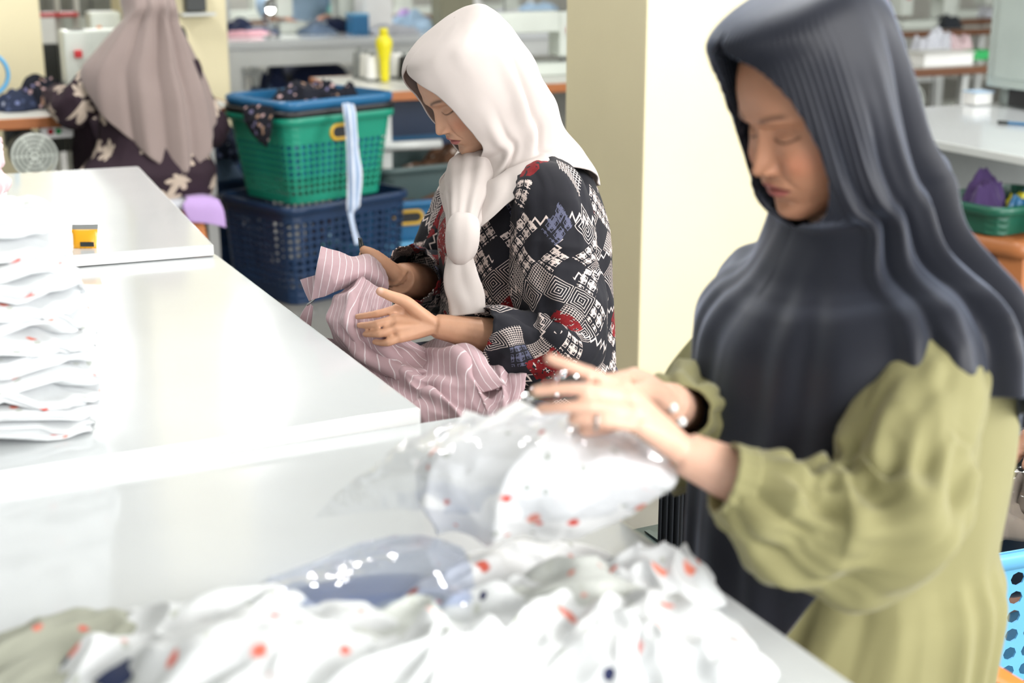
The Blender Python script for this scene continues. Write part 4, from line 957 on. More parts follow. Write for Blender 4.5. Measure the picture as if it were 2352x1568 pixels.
# ------------------------------------------------------------------ the mauve striped garment on the lap of the woman in cream
mv = thing('striped_garment', 'mauve shirt with thin white stripes in the hands and lap of a woman', 'garment', U(1000, 860, 2.6))
P = patch(net([[(737, 566, 2.73), (775, 576, 2.745), (808, 590, 2.765), (845, 584, 2.785), (872, 606, 2.80)],
               [(729, 605, 2.70), (775, 612, 2.70), (815, 607, 2.72), (850, 600, 2.74), (886, 632, 2.77)],
               [(722, 648, 2.70), (768, 648, 2.685), (812, 634, 2.70), (850, 628, 2.72), (890, 660, 2.75)],
               [(716, 688, 2.72), (760, 675, 2.71), (806, 656, 2.74), (842, 658, 2.75), (884, 690, 2.77)]]), 70, 80)
sheet('collar', wrinkle(P, .004, 22, 3), M['mauve'], mv, .002)
P = patch(net([[(690, 642, 2.755), (706, 637, 2.745), (724, 632, 2.735)], [(700, 668, 2.76), (710, 664, 2.75), (724, 660, 2.735)], [(711, 692, 2.76), (716, 690, 2.75), (722, 688, 2.735)]]), 20, 20)
sheet('collar_stand', P, M['mauve'], mv, .002)
P = patch(net([[(800, 655, 2.74), (830, 640, 2.72), (858, 655, 2.70), (880, 668, 2.69), (900, 690, 2.68)],
               [(768, 700, 2.70), (805, 690, 2.66), (842, 700, 2.645), (872, 705, 2.64), (902, 722, 2.66)],
               [(752, 730, 2.68), (795, 740, 2.63), (835, 745, 2.615), (872, 745, 2.63), (915, 760, 2.66)],
               [(775, 775, 2.68), (815, 790, 2.63), (860, 800, 2.615), (910, 800, 2.62), (955, 795, 2.66)],
               [(800, 800, 2.70), (850, 835, 2.64), (915, 850, 2.61), (985, 850, 2.61), (1020, 830, 2.66)],
               [(840, 830, 2.74), (900, 868, 2.67), (970, 885, 2.63), (1040, 880, 2.62), (1075, 850, 2.66)]]), 130, 110)
sheet('front_panel', wrinkle(creases(P, [(.35, .3, .2, .05, .014, .3), (.5, .65, -.3, .05, .016, .3), (.75, .45, .9, .05, .016, .35), (.85, .75, 1.1, .045, .014, .3)]), .012, 14, 7, .8), M['mauve'], mv, .002)
P = patch(net([[(960, 800, 2.80), (1010, 785, 2.79), (1060, 775, 2.78), (1110, 790, 2.76), (1160, 830, 2.70), (1207, 862, 2.62)],
               [(930, 830, 2.70), (985, 815, 2.68), (1050, 800, 2.68), (1110, 815, 2.68), (1165, 850, 2.64), (1208, 872, 2.58)],
               [(890, 850, 2.66), (960, 860, 2.60), (1040, 850, 2.58), (1110, 860, 2.58), (1170, 880, 2.56), (1206, 890, 2.55)],
               [(860, 860, 2.66), (940, 905, 2.56), (1030, 905, 2.52), (1110, 905, 2.52), (1165, 915, 2.51), (1195, 920, 2.52)],
               [(880, 905, 2.60), (950, 945, 2.50), (1030, 945, 2.48), (1100, 942, 2.48), (1150, 945, 2.48), (1178, 942, 2.50)],
               [(900, 960, 2.58), (957, 1010, 2.49), (1030, 1010, 2.47), (1090, 1005, 2.47), (1130, 990, 2.48), (1160, 980, 2.50)]]), 120, 140)
sheet('back_panel', wrinkle(creases(P, [(.3, .3, 1.0, .04, .018, .3), (.5, .5, .5, .045, .020, .35), (.55, .75, .2, .04, .016, .35), (.7, .35, .7, .035, .018, .3), (.45, .15, 1.2, .04, .016, .3)]), .015, 11, 11, .8), M['mauve'], mv, .002)
P = patch(net([[(1030, 800, 2.60), (1070, 790, 2.60), (1105, 810, 2.60)], [(1055, 845, 2.56), (1090, 830, 2.555), (1125, 840, 2.56)], [(1078, 885, 2.53), (1110, 870, 2.53), (1150, 872, 2.53)], [(1095, 905, 2.52), (1130, 896, 2.52), (1165, 885, 2.53)]]), 40, 40)
sheet('placket', wrinkle(P, .004, 18, 15), M['mauve'], mv, .0022)
P = patch(net([[(745, 775, 2.72), (780, 780, 2.70), (820, 790, 2.68), (860, 815, 2.66)], [(775, 800, 2.70), (820, 815, 2.67), (860, 835, 2.64), (895, 850, 2.63)], [(800, 840, 2.66), (850, 860, 2.62), (890, 880, 2.60), (920, 890, 2.60)], [(840, 890, 2.62), (880, 910, 2.58), (915, 930, 2.55), (950, 940, 2.54)]]), 60, 60)
sheet('sleeve', wrinkle(P, .012, 14, 21, .7), M['mauve'], mv, .002)
P = patch(net([[(706, 698, 2.76), (712, 697, 2.76), (719, 704, 2.76)], [(694, 718, 2.77), (704, 722, 2.765), (717, 728, 2.765)], [(684, 742, 2.78), (696, 756, 2.775), (712, 766, 2.775)]]), 16, 16)
sheet('loose_end', P, M['mauve'], mv, .002)
tube('thread_end', [U(722, 686, 2.735), U(714, 694, 2.75), U(706, 700, 2.76)], .0022, M['steel'], mv, 6)
th_ = thing('thread_snips', 'dark thread snips held upright in the right hand of the woman in cream', 'snips', U(834, 575, 2.83))
for dx in (-2, 3): tube('blade', [U(826+dx, 546, 2.825), U(830+dx, 565, 2.83), U(836, 592, 2.84)], [.0016, .0035, .004], M['machine_d'], th_, 8)
tube('grip', [U(834, 585, 2.838), U(842, 606, 2.85)], .006, M['redc'], th_, 8)


# ------------------------------------------------------------------ stack of folded white garments on the middle table
rnd = random.Random(4)
b0 = G(190, 1008, .74)+A3([.035, 0, 0]); z = .742; k = 0
words = ['lowest', 'second', 'third', 'fourth', 'fifth', 'sixth', 'seventh', 'eighth', 'ninth', 'tenth', 'eleventh', 'topmost']
for k in range(12):
    h = [.024, .022, .026, .024, .030, .027, .024, .026, .032, .028, .030, .034][k]
    ex = [.0, .005, .012, .018, .010, .012, .004, -.004, -.006, -.014, -.018, -.026][k]
    w_, d_ = .30+rnd.uniform(-.012, .012), .21+rnd.uniform(-.01, .012)
    o = folded('folded_garment', (b0[0]-.15+ex+rnd.uniform(-.004, .004), b0[1]+.115+rnd.uniform(-.006, .006), z), w_, d_, h*1.04, rnd.uniform(-.06, .06), [M['garm'], M['garm3']][k % 2], 20+k, lobes=[2, 3, 3, 2, 4, 3, 2, 3, 3, 2, 3, 2][k])
    tag(o, 'folded white garment with red flowers, %s from the bottom of the tall stack' % words[k] if 0 < k < 11 else 'folded white garment with red flowers, %s of the tall stack' % words[k], 'garment', 'folded garments in the tall stack'); z += h
o = folded('folded_garment', (b0[0]-.225, b0[1]+.36, .742), .34, .22, .30, .1, M['garm3'], 77, lobes=9)
tag(o, 'thick bundle of white garments standing behind the tall stack', 'garment')
o = folded('striped_garment', (b0[0]-.215, b0[1]+.35, 1.045), .29, .20, .085, .15, M['palepink'], 31, lobes=2); tag(o, 'pale pink striped garment lying on the bundle at the left edge', 'garment')

# ------------------------------------------------------------------ heap of garments on the front table
ZT = .7165
heap = [(430, 1455, .165, .12, .095, .5, 'garm3', 'white garment with a raised fold at the top left of the front heap'), (170, 1505, .15, .11, .05, .2, 'garmo', 'greyish garment with red flowers at the left end of the front heap'),
        (700, 1500, .15, .11, .085, -.3, 'garm3', 'white garment right of the raised fold in the front heap'), (940, 1475, .14, .10, .075, .7, 'garm2', 'garment with a bright red flower below the bluish plastic bag'),
        (1180, 1440, .13, .10, .08, .1, 'garm', 'crumpled white garment in the middle of the front heap'), (1400, 1400, .13, .10, .085, -.5, 'garm2', 'crumpled garment beside the navy label at the right of the front heap'),
        (1500, 1345, .095, .07, .07, .9, 'garm', 'white garment whose corner sticks out over the table edge'), (1300, 1530, .15, .10, .09, .4, 'garm3', 'white garment at the bottom of the picture right of centre'),
        (1530, 1500, .12, .10, .075, 1.2, 'garm', 'white garment at the lower right end of the front heap'), (560, 1590, .17, .11, .10, .0, 'garm', 'white garment at the bottom of the picture left of centre'),
        (960, 1600, .17, .11, .10, .3, 'garm3', 'white garment at the bottom middle of the picture')]
for k, (px, py, a, b, h, r, m, lab) in enumerate(heap):
    g_ = G(px, py, ZT+h*.35); o = crumple('loose_garment', (g_[0], g_[1], ZT+.002*k), a, b, h, r, M[m], 40+k*3, n=120, sharp=1.0); tag(o, lab, 'garment', 'loose garments in the front heap')
def strap(name, lab, pts, wd, mat):
    p = A3([U(*q) for q in pts]); P = patch(np.stack([p, p+A3([.0, -.0, .0])+A3([wd*.5, -wd*.8, .0])]), 30, 8); o = sheet(name, wrinkle(P, .002, 40, 3), mat, None, .003); return tag(o, lab, 'label')
strap('navy_label', 'navy neck label lying in the left part of the front heap', [(215, 1568, 1.36), (255, 1535, 1.37), (300, 1512, 1.385)], .03, M['navyc'])
strap('navy_label', 'navy neck label standing out of the right part of the front heap', [(1392, 1372, 1.50), (1400, 1400, 1.49), (1418, 1422, 1.485)], .022, M['navyc'])
g_ = G(1150, 1290, ZT+.03)
o = crumple('packed_garment', (g_[0], g_[1], ZT), .12, .075, .042, .1, M['garm_lit'], 91, n=100, sharp=.7, flat=.25); tag(o, 'white garment lying on the front table under the packing hands', 'garment')

# the garment being slid into its clear bag, and the bag
top = patch(net([[(1075, 968, 1.74), (1180, 955, 1.72), (1300, 958, 1.66), (1420, 990, 1.62), (1510, 1050, 1.60)],
                 [(1000, 1030, 1.68), (1150, 1022, 1.62), (1300, 1030, 1.58), (1430, 1060, 1.565), (1550, 1100, 1.58)],
                 [(958, 1085, 1.66), (1095, 1105, 1.60), (1250, 1110, 1.56), (1380, 1120, 1.565), (1490, 1140, 1.60)],
                 [(975, 1150, 1.67), (1070, 1175, 1.62), (1210, 1185, 1.59), (1330, 1185, 1.60), (1430, 1175, 1.64)],
                 [(1005, 1205, 1.70), (1090, 1218, 1.66), (1210, 1225, 1.64), (1320, 1222, 1.65), (1405, 1200, 1.68)]]), 90, 100)
def foldlines(P):
    nu, nv = P.shape[:2]; u = np.linspace(0, 1, nu)[:, None]; v = np.linspace(0, 1, nv)[None]; s = v*3.4+u*1.1+.25*np.sin(u*5); tri = np.abs((s % 1)-.5)*2; n = gnormals(P); return P+n*((.016*tri**2)*sstep(.75, .45, v)+.008*np.abs(((v*2+u*1.5) % 1)-.5)*sstep(.3, .6, v))[..., None]
o = pillow(wrinkle(foldlines(top), .010, 13, 61, .75), .035, M['garm_lit'], 'packed_garment'); tag(o, 'white garment with red flowers held in the hands of the woman in black', 'garment')
film = thing('plastic_bag', 'clear plastic bag pulled over the garment in the packing hands', 'plastic bag', U(1100, 1080, 1.62))
P = patch(net([[(1010, 975, 1.74), (1090, 950, 1.74), (1200, 940, 1.70), (1310, 945, 1.64), (1425, 980, 1.60), (1530, 1050, 1.58)],
               [(900, 1040, 1.72), (1000, 1015, 1.66), (1150, 1005, 1.60), (1300, 1015, 1.56), (1430, 1050, 1.545), (1560, 1100, 1.56)],
               [(800, 1110, 1.72), (945, 1085, 1.64), (1095, 1095, 1.58), (1250, 1100, 1.54), (1380, 1110, 1.545), (1510, 1140, 1.58)],
               [(720, 1190, 1.76), (900, 1170, 1.68), (1080, 1180, 1.61), (1210, 1190, 1.58), (1330, 1190, 1.585), (1440, 1180, 1.62)]]), 90, 130)
sheet('upper_film', wrinkle(P, .007, 18, 71, .6), M['film'], film, 0)
P = patch(net([[(1165, 955, 1.72), (1200, 905, 1.74), (1250, 870, 1.74), (1300, 850, 1.72)], [(1180, 965, 1.68), (1230, 930, 1.68), (1290, 890, 1.68), (1340, 870, 1.68)], [(1220, 965, 1.64), (1280, 950, 1.63), (1330, 930, 1.64), (1380, 915, 1.65)]]), 40, 40)
sheet('open_mouth', wrinkle(P, .006, 22, 73, .6), M['film'], film, 0)
bag2 = thing('plastic_bag', 'bluish clear plastic bag lying open on the front table', 'plastic bag', G(800, 1350, ZT))
P = patch(net([[(600, 1345, 1.62), (720, 1290, 1.66), (850, 1245, 1.68), (960, 1230, 1.68), (1060, 1255, 1.66)],
               [(590, 1370, 1.575), (720, 1320, 1.58), (860, 1280, 1.58), (980, 1275, 1.58), (1080, 1300, 1.58)],
               [(600, 1410, 1.54), (740, 1375, 1.53), (880, 1350, 1.52), (1000, 1340, 1.52), (1090, 1350, 1.53)],
               [(640, 1450, 1.52), (770, 1430, 1.51), (900, 1410, 1.50), (1010, 1395, 1.50), (1080, 1390, 1.51)]]), 70, 90)
sheet('upper_film', wrinkle(P, .006, 15, 81, .6), M['film2'], bag2, 0)
P2 = P.copy(); P2[..., 2] = ZT+.003+.05*np.clip(P[..., 2]-ZT-.05, 0, 1); sheet('lower_film', P2, M['film2'], bag2, 0)

# ------------------------------------------------------------------ snack packet on the far table
sp = G(192, 572, .766); sn = thing('snack_packet', 'small yellow foil snack packet standing on the farthest table', 'packet', sp)
Fh = A3([math.sin(YAW), math.cos(YAW), 0]); 

for nm, z0, z1, mt in (('body', .0, .040, 'foil'), ('crimp', .039, .050, 'foil2')):
    a = np.linspace(-1, 1, 14); bz = np.linspace(z0, z1, 10); P = []
    for zz in bz:
        tk = .010*math.sin(math.pi*min(1, max(0, zz/.042)))**.7 if nm == 'body' else .0008
        ring = [(x*.029, -tk*(1-abs(x)**4)+zz*.5) for x in a]+[(x*.029, tk*(1-abs(x)**4)+zz*.5) for x in a[::-1]]
        P.append([sp+A3([q[0]*_R[0]+q[1]*Fh[0], q[0]*_R[1]+q[1]*Fh[1], zz+.001]) for q in ring])
    v, f, uv = loft(A3(P)); mk(nm, v, f, M[mt], sn)
v, f = boxm(A3([0, 0, 0.]), (.030, .002, .010)); v = v@A3([[_R[0], _R[1], 0], [Fh[0], Fh[1], 0], [0, 0, 1]])+sp+_R*.010-Fh*.004+A3([0, 0, .012]); mk('printed_badge', v, f, M['machine_d'], sn, smooth=False)

# ------------------------------------------------------------------ stools of the two nearer women and things on the floor at the right
stool('orange plastic stool under the woman in the black headscarf', (1.275, 1.395, 0), M['orange'], .30, .45)
stool('orange plastic stool under the woman in the cream headscarf', (1.275, 2.55, 0), M['orange'], .29, .45)
br = G(2300, 1228, .36)
bk = basket('light blue basket with round holes beside the woman in black', (br[0]+.17, br[1]+.12, 0), .60, .42, .36, M['lblue'], 'laundry baskets', nu=44, nv=9, rad=.36, rows=(1, 99), skip=1, taper=.88, rot=-.1)
for k, (dx, dy, a) in enumerate(((-.06, .05, .3), (.08, -.03, 1.3))):
    o = crumple('wrapped_garment', (br[0]+.2+dx, br[1]+.13+dy, .30+.03*k), .17, .13, .11, a, M['brownp'], 101+k, sharp=1.6); tag(o, ['grey-brown garment lying lower in the light blue basket', 'grey-brown garment on top in the light blue basket'][k], 'garment', 'garments in the light blue basket')
o = tag(sheet('clear_wrap', wrinkle(patch(A3([[[br[0]+.0, br[1]-.02, .40], [br[0]+.2, br[1]-.02, .45], [br[0]+.38, br[1]-.02, .40]], [[br[0], br[1]+.25, .42], [br[0]+.2, br[1]+.25, .46], [br[0]+.38, br[1]+.25, .42]]]), 40, 40), .02, 14, 9), M['film'], None, 0), 'crinkled clear plastic over the light blue basket', 'plastic wrap')
# black ribbed garment bundle on a low stool between the two women
bx = U(1530, 1190, 2.55); stool('dark low stool with a black ribbed garment on it', (bx[0]+.03, bx[1]+.06, 0), M['smoke'], .26, bx[2]-.10)
a = np.linspace(-.12, .12, 120); cols_ = []
for zz in np.linspace(bx[2]+.10, bx[2]-.10, 24): cols_.append(np.stack([bx[0]+.03+a*.35*_R[0]/.9, bx[1]-.08+a*.35*_R[1]/.9+.006*np.sin(a*230), np.full(120, zz)], -1))
P = A3(cols_); bkP = P[::-1]+A3([.02, .10, 0]); P = np.concatenate([P, bkP], 0); v, f, uv = loft(P, wrap=False)
o = mk('ribbed_garment', v, f, M['blackc'], None, uv=uv); mod_solid(o, .004); tag(o, 'black ribbed garment folded over the dark low stool', 'garment')
# ------------------------------------------------------------------ sewing tables and machines
def sew_table(label, x0, x1, y0, y1, z, edge, motor=None, box_at=None, group='sewing machine tables', leg_in=.1):
    t = thing('sewing_table', label, 'table', ((x0+x1)/2, (y0+y1)/2, 0), group); sx, sy = x1-x0, y1-y0
    box('tabletop', (0, 0, z-.018), (sx-.02, sy-.02, .036), M['woodtop'], t, local=True)
    for nm, c, s in (('edge_band', (0, -sy/2+.004, z-.02), (sx, .012, .042)), ('edge_band', (0, sy/2-.004, z-.02), (sx, .012, .042)), ('edge_band', (-sx/2+.004, 0, z-.02), (.012, sy-.02, .042)), ('edge_band', (sx/2-.004, 0, z-.02), (.012, sy-.02, .042))):
        box(nm, c, s, edge, t, local=True, bev=.004)
    for a in (-1, 1):
        for b in (-1, 1): box('leg', (a*(sx/2-leg_in), b*(sy/2-.08), (z-.036)/2), (.045, .035, z-.036), M['steel_white'], t, local=True)
        box('foot', (a*(sx/2-leg_in), 0, .02), (.05, sy-.06, .04), M['steel_white'], t, local=True)
    box('cross_bar', (0, sy/2-.1, .40), (sx-2*leg_in, .03, .045), M['steel_white'], t, local=True)
    box('treadle', (0, -.05, .10), (.42, .26, .015), M['machine'], t, local=True, bev=.004)
    tube('treadle_rod', [(sx*.2, .02, .1), (sx*.2, .05, z-.15)], .006, M['machine_d'], t, 8, local=True)
    if motor is not None:
        mx, my, mz, r = motor
        mo = mk('motor', *(lambda q: (q[0]@A3([[1, 0, 0], [0, 0, 1], [0, -1, 0]])+A3([mx, my, mz]), q[1]))(lathe([(0, .14), (r*.8, .14), (r, .12), (r, .0), (r*.9, -.01), (0, -.01)], 28)), M['grey'], t, local=True)
        for k in range(5):
            rr = r*(.22+.18*k); a = np.linspace(0, 2*math.pi, 28); P = tubeP([(mx+rr*math.cos(q), my-.155, mz+rr*math.sin(q)) for q in a], .0045, 6); v, f, _ = loft(P, caps=False); mk('fan_guard_ring', v, f, M['machine'], mo, local=True)
        for k in range(6):
            q = k*math.pi/3; tube('fan_guard_spoke', [(mx, my-.155, mz), (mx+r*math.cos(q), my-.155, mz+r*math.sin(q))], .004, M['machine'], mo, 6, local=True)
    if box_at is not None:
        cx, cy, cz = box_at; cb = box('control_box', (cx, cy, cz), (.12, .07, .058), M['white'], t, local=True, bev=.005)
        for k, m in enumerate(('red', 'greenb')):
            v, f, _ = lathe([(0, .012), (.009, .010), (.011, 0), (.011, -.004)], 16); v = v@A3([[1, 0, 0], [0, 0, 1], [0, -1, 0]]); mk('button', v+A3([cx-.028+k*.028, cy-.036, cz]), f, M[m], cb, local=True)
    return t
def sew_machine(label, x, y, z, s=1.0, flip=1, mat=None, group='sewing machines', rz=0.0):
    t = thing('sewing_machine', label, 'sewing machine', (x, y, z), group, rz); m = mat or M['machine']
    B = lambda n, c, d, mm=m, p=t, bv=.008: box(n, (flip*c[0]*s, c[1]*s, c[2]*s), (d[0]*s, d[1]*s, d[2]*s), mm, p, local=True, bev=bv)
    B('bed', (0, 0, .03), (.48, .18, .06)); B('column', (.18, 0, .17), (.11, .15, .24)); B('arm', (-.01, 0, .26), (.44, .11, .10)); hd = B('head', (-.20, 0, .20), (.10, .13, .22))
    tube('needle_bar', [(flip*-.20*s, 0, .10*s), (flip*-.20*s, 0, .065*s)], .006, M['steel'], hd, 8, local=True); B('presser_foot', (-.20, -.01, .065), (.03, .05, .01), M['steel'], hd, .002)
    v, f, _ = lathe([(0, .03), (.055*s, .03), (.062*s, .02), (.062*s, 0), (.05*s, -.005), (0, -.005)], 24); v = v@A3([[0, 0, 1], [0, 1, 0], [-1, 0, 0]])*A3([flip, 1, 1]); mk('hand_wheel', v+A3([flip*.245*s, 0, .25*s]), f, M['machine_d'], t, local=True)
    tube('thread_post', [(flip*.10*s, .05, .30*s), (flip*.10*s, .06, .52*s)], .005, M['steel'], t, 8, local=True)
    B('tension_dial', (-.20, -.075, .22), (.03, .02, .03), M['red'], t, .004); return t
def cone(label, x, y, z, h, mat, group='thread cones on the sewing table'):
    t = thing('thread_cone', label, 'thread cone', (x, y, z), group)
    v, f, _ = lathe([(0, .012), (.033, .012), (.034, .02), (.027, h*.86), (.025, h*.88), (0, h*.88)], 20); mk('thread', v, f, mat, t, local=True)
    v, f, _ = lathe([(.0, 0), (.036, 0), (.036, .010), (.02, .012), (.012, h*.9), (.012, h), (0, h)], 16); mk('tube_core', v, f, M['grey'], t, local=True); return t

# table of the woman in taupe
tA = sew_table('sewing table with an orange wooden edge in front of the woman in taupe', -.15, 1.585, 5.83, 6.38, .75, M['wood'], motor=None, group='sewing machine tables', leg_in=.12)
c0 = A3(tA.location); mp = U(66, 346, 5.62)-c0
mo = mk('motor', *(lambda q: (q[0]@A3([[1, 0, 0], [0, 0, 1], [0, -1, 0]])+mp, q[1]))(lathe([(0, .14), (.066, .14), (.08, .12), (.08, 0), (.072, -.01), (0, -.01)], 28)), M['machine_d'], tA, local=True)
for k in range(5):
    rr = .082*(.2+.2*k); v, f, _ = loft(tubeP([mp+A3([rr*math.cos(q), -.155, rr*math.sin(q)]) for q in np.linspace(0, 2*math.pi, 30)], .0058, 6), caps=False); mk('fan_guard_ring', v, f, M['machine'], mo, local=True)
for k in range(6): q = k*math.pi/3; tube('fan_guard_spoke', [mp+A3([0, -.155, 0]), mp+A3([.082*math.cos(q), -.155, .082*math.sin(q)])], .004, M['machine'], mo, 6, local=True)
cbp = U(128, 299, 5.66)-c0; cb = box('control_box', cbp, (.125, .07, .055), M['white'], tA, local=True, bev=.005)
for k, m in enumerate(('red', 'greenb')):
    v, f, _ = lathe([(0, .012), (.010, .010), (.012, 0), (.012, -.004)], 16); v = v@A3([[1, 0, 0], [0, 0, 1], [0, -1, 0]]); mk('button', v+cbp+A3([-.025+k*.03, -.036, 0]), f, M[m], cb, local=True)
box('belt_guard', U(40, 310, 5.75)-c0, (.10, .1, .10), M['machine_d'], tA, local=True, bev=.01)
sew_machine('pale sewing machine half hidden by the woman in taupe', V(285, 60, 6.08)[0], 6.10, .752, 1.0, 1)
g_ = G(75, 250, .75)
for k, (px, py, a, b, h, m, lab) in enumerate([(40, 252, .10, .10, .09, 'bluefl', 'blue floral cloth at the left end of the sewing table'), (100, 245, .12, .10, .14, 'darkfl', 'dark floral cloth heaped by the left elbow of the woman in taupe'), (165, 240, .10, .08, .10, 'bluefl', 'blue floral cloth under the left arm of the woman in taupe')]):
    q = G(px, py, .75); o = crumple('cloth_heap', (q[0], max(q[1], 5.95), .752), a, b, h, k*.7, M[m], 120+k, sharp=1.4); tag(o, lab, 'cloth', 'cloth on the sewing table')
q = U(148, 262, 5.70); P = patch(A3([[[q[0]+.02, 5.84, .76], [q[0]+.10, 5.84, .765]], [[q[0]+.03, 5.80, .70], [q[0]+.10, 5.80, .70]], [[q[0]+.045, 5.80, .62], [q[0]+.09, 5.80, .60]]]), 20, 16); o = sheet('cloth_end', wrinkle(P, .008, 20, 4), M['bluefl'], None, .002); tag(o, 'blue floral cloth end hanging over the edge of the sewing table', 'cloth')
q = V(-32, 170, 5.5); a = np.linspace(0, 2*math.pi, 40); v, f, _ = loft(tubeP([q+A3([.075*math.cos(k), 0, .075*math.sin(k)]) for k in a], .008, 8), caps=False); hp = mk('plastic_hoop', v, f, M['lblue'], None); tag(hp, 'light blue plastic hoop at the left edge of the picture', 'hoop')
tube('hoop_stand', [q+A3([0, 0, -.08]), (q[0], q[1], .0)], .012, M['lblue'], hp, 8)
o = box('paper_sheet', (1.45, 6.0, .757), (.16, .2, .006), M['white'], None, rz=.2); tag(o, 'white paper on the right end of the sewing table by the woman in taupe', 'paper')
# wall things right of her head
q = V(448, 12, 6.96); o = box('wall_box', (q[0], 6.965, q[2]+.03), (.10, .06, .12), M['machine_d'], None, bev=.006); tag(o, 'dark switch box on the pillar behind the woman in taupe', 'switch box'); o['kind'] = 'structure'
q = V(452, 32, 6.96); o = box('trim_1', (q[0], 6.95, q[2]), (.16, .09, .012), M['steel_white'], None); struct(o)
# machines seen between the two pillars
for k, (px, lab, fl) in enumerate([(150, 'grey sewing machine with a red shelf seen left of the woman in taupe', 1), (250, 'pale sewing machine farther back behind the woman in taupe', -1)]):
    q = V(px, 90, 8.0+k*.5); sew_machine(lab, q[0], q[1], .78, 1.1, fl, M['machine'] if k else M['grey'])
tB0 = sew_table('dark sewing table standing farther back between the left pillars', V(80, 100, 8.3)[0]-.3, V(330, 100, 8.3)[0]+.3, 7.75, 8.75, .775, M['wood_dk'])
q = V(125, 33, 7.7); o = box('red_shelf', (q[0]+.0, 7.70, q[2]), (.22, .10, .02), M['red'], None); tag(o, 'narrow red shelf board left of the woman in taupe', 'shelf')
for dx in (-.1, .1): tube('bracket', [(q[0]+dx, 7.70, 0.0), (q[0]+dx, 7.70, q[2])], .012, M['steel_white'], o, 8)
q = V(238, 55, 7.2); o = box('machine_motor_box', (q[0], 7.2, q[2]-.05), (.15, .14, .22), M['machine'], None, bev=.015); tag(o, 'pale cream machine box with an orange mark beside the taupe headscarf', 'machine box')
tube('post', [(q[0], 7.2, 0), (q[0], 7.2, q[2]-.15)], .025, M['machine_d'], o, 10); box('orange_mark', (q[0]-.035, 7.128, q[2]-.01), (.02, .004, .012), M['orange'], o)
for k, (px, m) in enumerate([(110, 'machine_d'), (155, 'machine_d')]):
    q = V(px, 110, 7.72); o = box('dark_locker', (q[0], 7.71, .62), (.09, .05, .55), M[m], None, bev=.005); tag(o, ['narrow dark panel next to the left pillar', 'narrow dark panel right of the first one by the left pillar'][k], 'panel'); tube('upright', [(q[0]+.06, 7.71, 0), (q[0]+.06, 7.71, 1.2)], .014, M['steel_white'], o, 8); tube('support', [(q[0], 7.71, 0), (q[0], 7.71, .36)], .014, M['steel_white'], o, 8)

# stool, cushion of the woman in taupe
q = V(428, 470, 5.45); stool('orange plastic stool under the woman in taupe', (w3.location[0]+.0, w3.location[1]-.0, 0), M['orange'], .31, .43)
cs = thing('seat_cushion', 'grey and lavender cushion on the stool of the woman in taupe', 'cushion', (w3.location[0]-.035, w3.location[1], .432))
a = np.linspace(0, 2*math.pi, 48, endpoint=False)
P = A3([np.c_[rrect(48, .42*k, .42*k, .08*k), np.full(48, z_)] for k, z_ in ((.5, .0), (.95, .0), (1.0, .015), (.98, .032), (.9, .042), (.5, .046))]); v, f, uv = loft(P); mk('pad', v, f, M['greyc'], cs, uv=uv, local=True)
P = patch(A3([[[.10, -.215, .047], [.17, -.215, .044], [.222, -.215, .03]], [[.08, -.225, .02], [.17, -.228, .01], [.235, -.225, -.01]], [[.10, -.225, -.04], [.18, -.23, -.055], [.24, -.225, -.075]]]), 20, 20); sheet('lavender_cover', P, M['lav'], cs, .003, local=True)
P = patch(A3([[[.10, -.215, .048], [.17, -.215, .045], [.222, -.215, .03]], [[.10, .0, .052], [.17, .0, .050], [.235, .0, .02]], [[.10, .215, .048], [.17, .215, .045], [.23, .215, .02]]]), 20, 20); sheet('lavender_cover', P, M['lav'], cs, .003, local=True)

# ------------------------------------------------------------------ baskets of cut cloth
gp = (1.825, 5.64); RB = .32
basket('navy basket on the floor carrying the green basket', (gp[0]+.02, gp[1]+.05, 0), .62, .50, .40, M['navy'], 'laundry baskets', nu=56, nv=13, rad=.30, sq=True, taper=.92, rot=RB, rows=(2, 99))
basket('green basket with a yellow handle stacked on the navy basket', (gp[0], gp[1], .405), .55, .43, .345, M['green'], 'laundry baskets', nu=56, nv=13, rad=.30, sq=True, taper=.82, rot=RB, rows=(1, 9), handles=(M['yellow'], .11, .275))
basket('blue basket with a dark rim nested in the green basket', (gp[0], gp[1], .50), .545, .425, .312, M['blue'], 'laundry baskets', nu=40, nv=8, rad=.28, sq=True, taper=.84, rot=RB, rows=(9, 99), rimmat=M['blue'], handles=None)
rp = rrect(80, .552, .432, .066); P = A3([np.c_[rp*k, np.full(80, z_)] for k, z_ in ((1.0, .750), (1.052, .752), (1.054, .776), (1.0, .778))]); P = rotz(P.reshape(-1, 3), RB).reshape(P.shape)+A3([gp[0], gp[1], 0]); v, f, _ = loft(P, caps=False); o = mk('rubber_band', v, f, M['black'], None); tag(o, 'black band around the rim of the blue basket', 'band')
for k, (dx, dy, a_, b_, h_, lab) in enumerate([(-.02, .03, .20, .14, .12, 'dark floral cloth filling the left of the blue basket'), (.10, .0, .15, .13, .13, 'dark floral cloth filling the right of the blue basket')]):
    o = crumple('cloth_heap', (gp[0]+dx, gp[1]+dy, .745), a_, b_, h_, RB, M['darkfl'], 130+k, sharp=1.5); tag(o, lab, 'cloth', 'cloth in the blue basket')
def hang(name, lab, rows, mat, amp=.008, sc=18, seed=1, cat='cloth'):
    o = sheet(name, wrinkle(patch(net(rows), 50, 24), amp, sc, seed), mat, None, .002); return tag(o, lab, cat)
hang('cloth_corner', 'dark floral cloth hanging over the left corner of the blue basket', [[(556, 243, 5.66), (590, 240, 5.58), (628, 246, 5.47)], [(560, 268, 5.62), (595, 275, 5.53), (627, 280, 5.45)], [(572, 292, 5.60), (600, 305, 5.52), (624, 310, 5.45)], [(588, 318, 5.58), (603, 330, 5.53), (614, 338, 5.49)]], M['darkfl'], .01, 16, 5)
